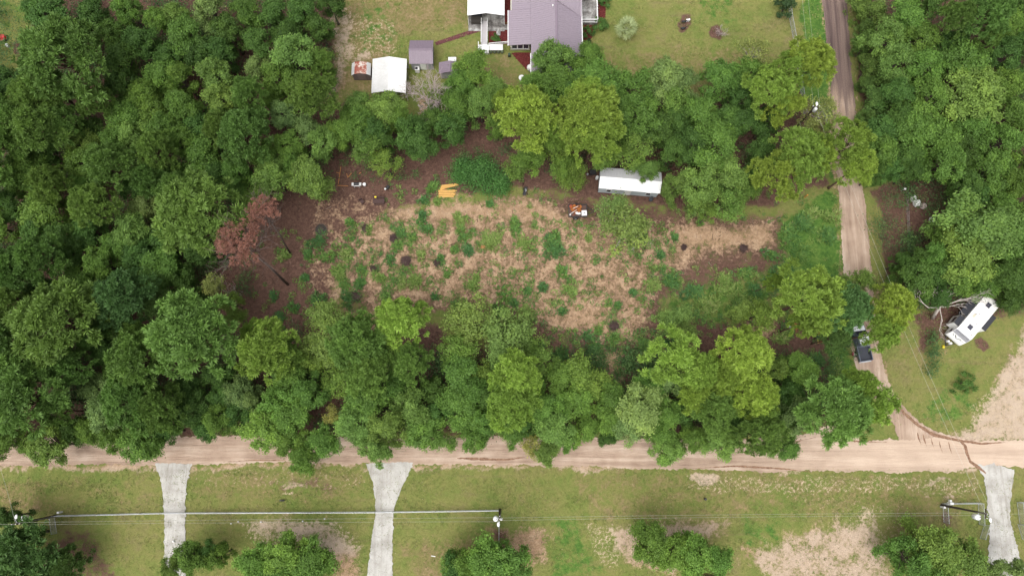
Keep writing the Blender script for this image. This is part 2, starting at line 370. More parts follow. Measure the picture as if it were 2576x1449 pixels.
GY = np.concatenate([-36 - np.geomspace(2500, 3, 16), np.arange(-36, 82.01, .36), 82 + np.geomspace(3, 2500, 16)])
def make_ground():
    X, Y = np.meshgrid(GX, GY); nx, ny = len(GX), len(GY)
    dx, dy = toD(X, Y); bad = (Y * st + H * ct) < 20
    dx = np.where(bad, 1e5, dx); dy = np.where(bad, 1e5, dy)
    # wobble the plan outlines so that no zone has a drawn edge
    wob = np.array([[mnoise.noise((x * .22, y * .22, 0)) for x in GX] for y in GY]) * 16 + np.array([[mnoise.noise((x * .7, y * .7, 5)) for x in GX] for y in GY]) * 8
    wo2 = np.roll(wob, (37, 71), (0, 1))
    ch = np.zeros((6, ny, nx))
    for c, a, f, poly in COVER:
        k = 0 if c == MULCH else 1
        ch[c] = np.maximum(ch[c], a * poly_w(dx + wob * k, dy + wo2 * k, poly, f))
    far = (np.abs(X) > 93) | (Y > 80) | (Y < -34)
    ch[STRAW] = np.where(far, .9, ch[STRAW])
    ch[LUSH] *= 1 - .6 * np.clip(ch[SAND] - .4, 0, 1)
    Z = np.array([[mnoise.fractal((x * .09, y * .09, 3), 1, 2, 4) for x in GX] for y in GY]) * .05
    Z = np.where(far, 0, Z) * np.clip(ch[STRAW] + ch[SAND], .25, 1) - .06
    V = np.stack([X, Y, Z], -1).reshape(-1, 3)
    i = np.arange(ny - 1)[:, None] * nx + np.arange(nx - 1)[None]; F = np.stack([i, i + 1, i + nx + 1, i + nx], -1).reshape(-1, 4)
    me = np_mesh('ground', V, F)
    for nm, ids in (('cover_a', (0, 1, 2)), ('cover_b', (3, 4, 5))):
        at = me.attributes.new(nm, 'FLOAT_COLOR', 'POINT'); q = np.ones((nx * ny, 4), 'f')
        for j, k in enumerate(ids): q[:, j] = ch[k].reshape(-1)
        at.data.foreach_set('color', q.ravel())
    me.polygons.foreach_set('use_smooth', np.ones(len(F), bool))
    me.materials.append(ground_material())
    o = bpy.data.objects.new('ground', me); C.objects.link(o); o['kind'] = 'structure'; o['label'] = 'lawns, bare sand and pine straw of the lots'
def np_mesh(name, V, F, var=None):
    """fast mesh from arrays: F is (n,3) or (n,4)"""
    me = bpy.data.meshes.new(name); n, k = F.shape
    me.vertices.add(len(V)); me.vertices.foreach_set('co', np.ascontiguousarray(V, 'f').ravel())
    me.loops.add(n * k); me.loops.foreach_set('vertex_index', np.ascontiguousarray(F, 'i').ravel())
    me.polygons.add(n); me.polygons.foreach_set('loop_start', np.arange(n, dtype='i') * k)
    me.update(calc_edges=True)
    if var is not None:
        at = me.attributes.new('tone', 'FLOAT', 'FACE'); at.data.foreach_set('value', np.ascontiguousarray(var, 'f'))
    return me
make_ground()

# ------------------------------------------------------------------ roads, driveways (sheets a few mm above one another)
def ragged(poly, step=.24, amp=.22, seed=0):
    """plan outline with a frayed edge"""
    rr = random.Random(seed); P = [G(*q) for q in poly]; out = []
    for i, a in enumerate(P):
        b = P[(i + 1) % len(P)]; L = (b - a).length; n = max(1, int(L / step)); d = (b - a).normalized(); nn = Vector((-d.y, d.x, 0))
        for k in range(n):
            p = a.lerp(b, k / n); j = amp * (mnoise.noise((p.x * .23, p.y * .23, seed)) * 1.2 + mnoise.noise((p.x * 1.1, p.y * 1.1, seed + 9)) * .8 + rr.uniform(-.5, .5) + (rr.uniform(.4, 1.3) if rr.random() < .08 else 0))
            out.append(p + nn * j)
    return out
def sheet(name, poly, z, m, amp=.22, seed=0, label=None):
    from mathutils.geometry import tessellate_polygon
    P = ragged(poly, amp=amp, seed=seed); tri = tessellate_polygon([P])
    me = bpy.data.meshes.new(name); fs = []
    for t in tri:
        a, b, c = (P[i] for i in t)
        fs.append(t if (b - a).cross(c - a).z > 0 else t[::-1])
    me.from_pydata([(p.x, p.y, z) for p in P], [], fs); me.materials.append(m)
    o = bpy.data.objects.new(name, me); C.objects.link(o); o['kind'] = 'structure'
    if label: o['label'] = label
    return o
def smooth_poly(pts, n=5):
    """Catmull-Rom through the listed outline"""
    P = [Vector(p) for p in pts]; out = []; m = len(P)
    for i in range(m):
        a, b, c, d = P[i - 1], P[i], P[(i + 1) % m], P[(i + 2) % m]
        for k in range(n):
            t = k / n; out.append(.5 * ((2 * b) + (c - a) * t + (2 * a - 5 * b + 4 * c - d) * t * t + (3 * b - a - 3 * c + d) * t ** 3))
    return [tuple(p) for p in out]
def road_material(name, along):
    b = NB(name); p = b.pos()
    q = b.map(p, (.05, 1.1, 1) if along == 'x' else (1.1, .05, 1)); q2 = b.map(p, (.25, 3.2, 1) if along == 'x' else (3.2, .25, 1))
    n1 = b.noise(q, 1, 5, .6, dist=.4); n2 = b.noise(q2, 1, 5, .65); n3 = b.noise(p, .35, 5); n4 = b.noise(p, 7, 4, .7); n5 = b.noise(p, 22, 2)
    c = b.ramp(b.math('ADD', b.math('MULTIPLY', n1, .6), b.math('MULTIPLY', n3, .4)), [(.36, (.25, .175, .130)), (.5, (.37, .275, .208)), (.64, (.49, .385, .305))])
    trk = b.math('MULTIPLY', b.math('SUBTRACT', b.math('ADD', b.math('MULTIPLY', n2, .65), b.math('MULTIPLY', n4, .35)), .57, clamp=True), 6, clamp=True)
    c = b.mix(b.math('MULTIPLY', trk, .7), c, (.13, .085, .068))
    if along == 'y':       # old paving, damp and dark, at the far end; sand washed over it nearer
        sp = b.n('SeparateXYZ'); b.l(p, sp.inputs[0])
        f = b.math('MULTIPLY_ADD', sp.outputs[1], .22, -10.5); f = b.math('ADD', f, b.math('MULTIPLY', b.math('SUBTRACT', n1, .5), 7)); f = b.math('ADD', f, b.math('MULTIPLY', b.math('SUBTRACT', n4, .5), 2), clamp=True)
        dk = b.ramp(b.math('ADD', b.math('MULTIPLY', n1, .7), b.math('MULTIPLY', n4, .3)), [(.36, (.070, .050, .050)), (.5, (.14, .100, .088)), (.64, (.235, .175, .145))])
        c = b.mix(f, c, dk)
    else:                  # paler, wider-worn sand towards the junction
        sp = b.n('SeparateXYZ'); b.l(p, sp.inputs[0])
        f = b.math('MULTIPLY_ADD', sp.outputs[0], .05, -1.6, clamp=True)
        c = b.mix(b.math('MULTIPLY', f, .5), c, (.56, .44, .34))
    c = b.mix(1, c, b.math('MULTIPLY_ADD', n5, .35, .83), 'MULTIPLY')
    b.fin(c, .95, .05); b.bump(b.math('ADD', n2, b.math('MULTIPLY', n4, .4)), .9, .14)
    return b.m
def gravel_material():
    b = NB('pale_gravel'); p = b.pos()
    n1 = b.noise(p, .5, 5); n2 = b.noise(p, 5, 5, .7); n3 = b.noise(p, 24, 2, .6)
    c = b.ramp(n1, [(.35, (.33, .315, .285)), (.5, (.42, .405, .375)), (.65, (.48, .47, .44))])
    c = b.mix(b.math('MULTIPLY', b.math('SUBTRACT', n2, .60, clamp=True), 9, clamp=True), c, (.16, .14, .10))
    n4 = b.noise(b.map(p, (2.2, .12, 1)), 1, 4, .6); c = b.mix(b.math('MULTIPLY', b.math('SUBTRACT', n4, .5, clamp=True), 3, clamp=True), c, (.27, .25, .215))
    c = b.mix(1, c, b.math('MULTIPLY_ADD', n3, .7, .65), 'MULTIPLY')
    b.fin(c, .95, .05); b.bump(b.math('ADD', n2, n3), .6, .06)
    return b.m
M_road = road_material('sand_road_surface', 'x'); M_lane = road_material('sand_lane_surface', 'y'); M_gravel = gravel_material()
sheet('lane', [(2066, -160), (2131, -160), (2131, 0), (2140, 150), (2154, 300), (2170, 460), (2185, 600), (2197, 740), (2210, 860), (2228, 940), (2248, 985), (2275, 1025), (2312, 1060), (2360, 1090), (2420, 1100), (2470, 1112), (2440, 1140), (2250, 1140), (2262, 1108), (2250, 1070), (2222, 1030), (2190, 985), (2155, 930), (2140, 870), (2128, 760), (2119, 640), (2110, 500), (2100, 360), (2090, 220), (2075, 60), (2066, 0)], 0.006, M_lane, .16, 3, 'narrow lane, dark old paving at the far end, then sand')
sheet('sand_road', [(-900, 1108), (0, 1106), (220, 1100), (430, 1096), (620, 1094), (760, 1100), (900, 1104), (1100, 1098), (1300, 1099), (1500, 1102), (1700, 1102), (1860, 1106), (1990, 1101), (2040, 1085), (2090, 1062), (2140, 1052), (2170, 1062), (2168, 1085), (2162, 1107), (2280, 1108), (2380, 1100), (2460, 1108), (2576, 1108), (3500, 1110), (3500, 1176), (2576, 1176), (2460, 1172), (2400, 1184), (2250, 1190), (2100, 1182), (1950, 1186), (1750, 1180), (1500, 1174), (1300, 1171), (1100, 1168), (900, 1166), (650, 1162), (450, 1168), (200, 1170), (0, 1174), (-900, 1180)], 0.014, M_road, .24, 4, 'wide sandy dirt road running the width of the photo')
sheet('driveway', [(390, 1166), (484, 1165), (476, 1190), (470, 1215), (466, 1260), (467, 1330), (470, 1449), (474, 1760), (413, 1760), (415, 1449), (414, 1380), (413, 1300), (410, 1240), (404, 1200)], 0.022, M_gravel, .13, 5, 'white gravel driveway on the left')
sheet('driveway', [(920, 1166), (1038, 1163), (1026, 1190), (1012, 1220), (1000, 1255), (990, 1290), (988, 1330), (986, 1449), (984, 1760), (908, 1760), (922, 1449), (936, 1350), (946, 1300), (945, 1260), (938, 1210)], 0.022, M_gravel, .13, 6, 'white gravel driveway in the middle')
sheet('driveway', [(2460, 1172), (2500, 1168), (2552, 1180), (2545, 1230), (2540, 1290), (2548, 1340), (2560, 1390), (2576, 1440), (2600, 1760), (2480, 1760), (2485, 1449), (2486, 1380), (2492, 1320), (2484, 1250), (2476, 1200)], 0.022, M_gravel, .18, 7, 'white gravel driveway on the right')
def washout_material():
    b = NB('washed_out_rut'); p = b.pos(); n = b.noise(p, 3, 5, .65); b.fin(b.ramp(n, [(.35, (.13, .075, .05)), (.6, (.27, .165, .11))]), .95, .05); return b.m
M_wash = washout_material()
def rut(pts, wds, z, seed):
    L = [(Vector(G(*p)), w) for p, w in zip(pts, wds)]; a, c = [], []
    for i, (p, w) in enumerate(L):
        d = (L[min(i + 1, len(L) - 1)][0] - L[max(i - 1, 0)][0]).normalized(); nn = Vector((-d.y, d.x, 0)); a.append(p + nn * w); c.append(p - nn * w)
    D = [toD(q.x, q.y) for q in a + c[::-1]]
    return sheet('washout_rut', [(float(x), float(y)) for x, y in D][::-1], z, M_wash, .06, seed)
rut([(2415, 1108), (2428, 1122), (2432, 1140), (2440, 1160), (2462, 1176), (2480, 1190)], [.12, .22, .2, .2, .25, .08], .030, 21)
rut([(2255, 1015), (2275, 1040), (2310, 1070), (2350, 1094), (2415, 1108), (2470, 1116), (2530, 1112)], [.1, .22, .16, .3, .24, .14, .03], .026, 22)
for k, (x, y) in enumerate(((2308, 1088), (2322, 1092), (2342, 1100), (2362, 1108), (2386, 1112))): rut([(x, y), (x + 3, y + 14), (x + 9, y + 30)], [.03, .09, .02], .027, 30 + k)
rut([(1995, 1112), (2050, 1100), (2100, 1094), (2150, 1110), (2230, 1112)], [.03, .08, .06, .08, .02], .028, 24)
rut([(1740, 1178), (1850, 1172), (1960, 1178), (2040, 1186)], [.03, .12, .08, .03], .028, 25)
rut([(1150, 1152), (1200, 1154), (1270, 1156), (1320, 1150)], [.04, .2, .12, .03], .028, 26)
rut([(560, 1162), (640, 1157), (720, 1158)], [.03, .10, .02], .028, 27)
def brick_path_material():
    b = NB('dark_red_pavers'); p = b.pos(); n = b.noise(p, 4, 4); b.fin(b.ramp(n, [(.35, (.07, .026, .028)), (.65, (.16, .065, .065))]), .9, .1); return b.m
sheet('garden_path', [(1094, 107), (1205, 69), (1213, 78), (1098, 115)], 0.006, brick_path_material(), .05, 8, 'dark red path from the shed to the ramp')
def concrete_material():
    b = NB('stained_concrete'); p = b.pos(); n = b.noise(p, .8, 6, .65); n2 = b.noise(p, 7, 4)
    b.fin(b.mix(1, b.ramp(n, [(.36, (.08, .075, .07)), (.5, (.20, .19, .18)), (.64, (.40, .40, .385))]), b.math('MULTIPLY_ADD', n2, .8, .6), 'MULTIPLY'), .9, .1); return b.m
M_conc = concrete_material()

# ------------------------------------------------------------------ foliage
def unit(a): return a / (np.linalg.norm(a, axis=-1, keepdims=True) + 1e-9)
def leaf_material(name, trans, hue_amp, lo, hi):
    """leaf colour = the tree's own colour x leaf-to-leaf variation"""
    b = NB(name); oi = b.n('ObjectInfo'); tn = b.attr('tone').outputs['Fac']
    c = b.mix(1, oi.outputs['Color'], b.ramp(tn, [(0, (lo, lo * 1.02, lo)), (.5, (1, 1, 1)), (1, (hi * (1 + hue_amp), hi, hi * .9))]), 'MULTIPLY')
    b.fin(c, .55, .22)
    tr = b.n('BsdfTranslucent'); b.l(b.mix(1, c, (1.05, 1.15, .55), 'MULTIPLY'), tr.inputs[0])
    ms = b.n('MixShader'); ms.inputs[0].default_value = trans
    b.l(b.b.outputs[0], ms.inputs[1]); b.l(tr.outputs[0], ms.inputs[2]); b.l(ms.outputs[0], b.out.inputs[0])
    return b.m
M_leaf = leaf_material('broad_leaves', .28, .08, .62, 1.45)
M_needle = leaf_material('pine_needles', .18, .06, .55, 1.55)
def bark_material(name, a, c):
    b = NB(name); p = b.obj(); n = b.noise(b.map(p, (6, 6, 1.4)), 1.5, 5, .65); b.fin(b.ramp(n, [(.35, a), (.65, c)]), .95, .1); b.bump(n, .6, .05); return b.m
M_bark = bark_material('grey_brown_bark', (.045, .034, .028), (.15, .12, .10))
M_bark_red = bark_material('red_brown_pine_bark', (.06, .036, .028), (.17, .105, .08))
M_dead = bark_material('bleached_dead_wood', (.30, .26, .23), (.58, .52, .48))
M_deadlilac = bark_material('grey_twig_bark', (.27, .21, .205), (.50, .42, .41))

def leaves(cen, nrm, L, W, r):
    """rhombic leaves at cen, facing nrm"""
    n = len(cen); rnd = r.normal(size=(n, 3)); d = unit(np.cross(nrm, rnd)); s = np.cross(nrm, d)
    L = np.broadcast_to(np.asarray(L), (n,))[:, None]; W = np.broadcast_to(np.asarray(W), (n,))[:, None]
    fold = nrm * (W * .22)
    V = np.stack([cen - d * L / 2, cen + s * W / 2 + fold, cen + d * L / 2, cen - s * W / 2 + fold], 1).reshape(-1, 3)
    return V, np.arange(n * 4).reshape(n, 4)

def oak_crown(seed, Rr, zc, flat=.62, nl=30, loose=0.0, leaf=.25, nclump=15, nleaf=25):
    r = np.random.default_rng(seed); cs = []; ns = []; tone = []; lobes = []
    for i in range(nl):
        a = r.uniform(0, 2 * np.pi); q = np.sqrt(r.uniform(0.0, 1)) if i > 3 else r.uniform(0, .35)
        rad = q * .74 * Rr * r.uniform(.85, 1.18); z = flat * Rr * (1 - .95 * q ** 2.2) * r.uniform(.45, 1.05) - .12 * Rr * q
        if i % 3 == 2: z = -flat * Rr * r.uniform(.05, 1.5); rad *= .92
        lr = Rr * r.uniform(.19, .32) * (1 - .15 * q); lc = np.array([rad * np.cos(a), rad * np.sin(a), z]); lobes.append(lc)
        lt = r.normal(0, .13)
        for k in range(nclump):
            o = unit(r.normal(size=3) + np.array([0, 0, .55]) + .5 * unit(lc + 1e-3)); pc = lc + o * lr * r.uniform(.55, 1.05 + loose) * np.array([1, 1, .75])
            m = int(nleaf * r.uniform(.55, 1.4)); cr = Rr * r.uniform(.045, .090) * (1 + loose)
            off = r.normal(size=(m, 3)) * cr * np.array([1, 1, .55]); cs.append(pc + off)
            ns.append(unit(.55 * o + np.array([0, 0, .55]) + r.normal(size=(m, 3)) * .55)); tone.append(np.clip(.5 + lt + r.normal(0, .09) + r.normal(0, .13, m), 0, 1))
    cs = np.concatenate(cs); ns = np.concatenate(ns); tone = np.concatenate(tone); cs[:, 2] += zc
    V, F = leaves(cs, ns, leaf * r.uniform(.55, 1.6, len(cs)), leaf * .55 * r.uniform(.6, 1.45, len(cs)), r)
    me = np_mesh('oak_crown', V, F, tone); me.materials.append(M_leaf)
    return me, [l + np.array([0, 0, zc]) for l in lobes]

def pine_crown(seed, Rr, zc, flat=.75, nb=25, ppb=7, gap=0.0, puff=.70, blades=26, shoots=5):
    r = np.random.default_rng(seed); base = []; dirs = []; tone = []; lobes = []
    for i in range(nb):
        q = np.sqrt((i + .3) / nb); a = i * 2.39996 + r.uniform(-.4, .4)
        if r.uniform() < gap: continue
        lc = np.array([q * .78 * Rr * np.cos(a), q * .78 * Rr * np.sin(a), flat * Rr * (1 - 1.05 * q ** 2) + r.normal(0, .09) * Rr]); lobes.append(lc)
        br = Rr * r.uniform(.26, .36); bt = r.normal(0, .07)
        for k in range(int(ppb * r.uniform(.75, 1.3))):
            o = unit(r.normal(size=3) * np.array([1, 1, .7]) + np.array([0, 0, .75]) + .45 * unit(lc + 1e-3))
            pc = lc + o * br * np.array([1.1, 1.1, .8]) * r.uniform(.75, 1.1); pr = puff * r.uniform(.75, 1.25); pt = bt + r.normal(0, .08)
            up = unit(o * .7 + np.array([0, 0, .7]))
            for s in range(shoots):
                sd = unit(up + r.normal(size=3) * .55); sb = pc + sd * pr * .35 + r.normal(size=3) * pr * .22
                t1 = unit(np.cross(sd, r.normal(size=3))); t2 = np.cross(sd, t1); th = r.uniform(0, 2 * np.pi, blades); al = r.uniform(.62, 1.40, blades)
                d = np.cos(al)[:, None] * sd + np.sin(al)[:, None] * (np.cos(th)[:, None] * t1 + np.sin(th)[:, None] * t2)
                base.append(np.broadcast_to(sb, d.shape)); dirs.append(d * (pr * r.uniform(.55, 1.0, blades))[:, None])
                tone.append(np.clip(.45 + pt + r.normal(0, .12, blades), 0, 1))
    b = np.concatenate(base); d = np.concatenate(dirs); tone = np.concatenate(tone); b = b + np.array([0, 0, zc]); n = len(b)
    s = unit(np.cross(d, r.normal(size=(n, 3)))) * .050
    V = np.stack([b, b + d * .75 - s, b + d, b + d * .75 + s], 1).reshape(-1, 3)
    me = np_mesh('pine_crown', V, np.arange(n * 4).reshape(n, 4), tone); me.materials.append(M_needle)
    return me, [l + np.array([0, 0, zc]) for l in lobes]

def trunk_mesh(lobes, zc, r0, seed, m, pine=False):
    rr = random.Random(seed); mb = MB(); bx, by = rr.uniform(-.3, .3), rr.uniform(-.3, .3); zt = zc if not pine else zc + .6
    path = [Vector((bx * t * t + rr.uniform(-.06, .06) * (t > 0), by * t * t + rr.uniform(-.06, .06) * (t > 0), zt * t)) for t in (0, .08, .3, .55, .8, 1)]
    mb.tube(path, [r0 * 1.5, r0, r0 * .85, r0 * .7, r0 * .5, r0 * .25], 8)
    for l in lobes:
        l = Vector([float(q) for q in l]); s0 = path[3].lerp(path[4 if not pine else 5], rr.uniform(0, 1)); s0.z = min(s0.z, l.z + .5)
        mid = s0.lerp(l, .5) + Vector((rr.uniform(-.25, .25), rr.uniform(-.25, .25), rr.uniform(0, .35)))
        mb.tube([s0, mid, l], [r0 * .42, r0 * .26, r0 * .08], 5, False)
        for q in range(2):
            e = l + Vector((rr.uniform(-.7, .7), rr.uniform(-.7, .7), rr.uniform(0, .6))); mb.tube([mid.lerp(l, .6), e], [r0 * .14, r0 * .03], 4, False)
    me = bpy.data.meshes.new('trunk'); me.from_pydata([tuple(v) for v in mb.v], [], mb.f)
    for p in me.polygons: p.use_smooth = True
    me.materials.append(m); return me

PROTO = {}
def proto(kind, i):
    if (kind, i) in PROTO: return PROTO[kind, i]
    sd = 100 + i * 17 + sum(map(ord, kind))
    if kind == 'pine':   R0, zc = 4.2, 11.0; me, lo = pine_crown(sd, R0, zc, .70 + .14 * (i % 3)); tr = trunk_mesh(lo, zc, .24, sd, M_bark_red, True)
    elif kind == 'thinpine': R0, zc = 4.2, 10.5; me, lo = pine_crown(sd, R0, zc, .55, nb=21, gap=.16, ppb=7); tr = trunk_mesh(lo, zc, .22, sd, M_bark_red, True)
    elif kind == 'lowpine': R0, zc = 4.2, 5.5; me, lo = pine_crown(sd, R0, zc, .62); tr = trunk_mesh(lo, zc, .2, sd, M_bark_red, True)
    elif kind == 'oak':  R0, zc = 3.4, 6.4; me, lo = oak_crown(sd, R0, zc, .58 + .13 * (i % 3), nl=30 + i % 5); tr = trunk_mesh(lo, zc, .2, sd, M_bark)
    elif kind == 'lowoak': R0, zc = 3.4, 3.4; me, lo = oak_crown(sd, R0, zc, .75, nl=32); tr = trunk_mesh(lo, zc, .16, sd, M_bark)
    elif kind == 'feather': R0, zc = 3.4, 6.2; me, lo = oak_crown(sd, R0, zc, .6, nl=23, loose=.28, leaf=.27, nclump=11, nleaf=17); tr = trunk_mesh(lo, zc, .17, sd, M_bark)
    elif kind == 'sparse': R0, zc = 3.2, 7.6; me, lo = oak_crown(sd, R0, zc, .6, nl=20, loose=.3, leaf=.26, nclump=10, nleaf=13); tr = trunk_mesh(lo, zc, .17, sd, M_dead)
    elif kind == 'shrub': R0, zc = 1.4, .75; me, lo = oak_crown(sd, R0, zc, .5, nl=11, leaf=.16, nclump=11, nleaf=16); tr = trunk_mesh(lo[:6], zc, .05, sd, M_bark)
    PROTO[kind, i] = (me, tr, R0, zc); return PROTO[kind, i]

# code -> (mesh kind, leaf colour, name, words, category)
CODE = {
 'P': ('pine', (0.114, 0.203, 0.043), 'pine_tree', 'olive green pine with tufted crown', 'pine'),
 'Q': ('pine', (0.198, 0.301, 0.051), 'pine_tree', 'yellow-green pine with tufted crown', 'pine'),
 'd': ('pine', (0.087, 0.165, 0.047), 'pine_tree', 'dark blue-green densely tufted pine', 'pine'),
 'g': ('lowpine', (0.093, 0.177, 0.047), 'pine_tree', 'low bushy dark green pine', 'pine'),
 'T': ('thinpine', (0.205, 0.301, 0.049), 'pine_tree', 'open yellow-green pine with visible limbs', 'pine'),
 'O': ('oak', (0.109, 0.201, 0.037), 'oak_tree', 'mid green leafy tree', 'tree'),
 'o': ('oak', (.140, .232, .050), 'oak_tree', 'bright green leafy tree', 'tree'),
 'D': ('oak', (0.069, 0.139, 0.029), 'oak_tree', 'dark green leafy tree', 'tree'),
 'B': ('oak', (0.155, 0.236, 0.071), 'oak_tree', 'pale grey-green leafy tree', 'tree'),
 'F': ('feather', (.165, .255, .062), 'leafy_tree', 'feathery light green tree', 'tree'),
 'f': ('feather', (0.136, 0.224, 0.043), 'leafy_tree', 'feathery mid green tree', 'tree'),
 'Y': ('sparse', (.235, .255, .070), 'leafy_tree', 'thin yellowing tree', 'tree'),
 'k': ('lowoak', (.105, .180, .042), 'leafy_tree', 'low-branched green tree', 'tree'),
 'W': ('sparse', (.165, .245, .062), 'leafy_tree', 'wispy light green tree', 'tree'),
 'S': ('shrub', (0.074, 0.147, 0.031), 'shrub', 'round green shrub', 'shrub'),
 's': ('shrub', (0.043, 0.083, 0.029), 'shrub', 'dark green shrub', 'shrub'),
}
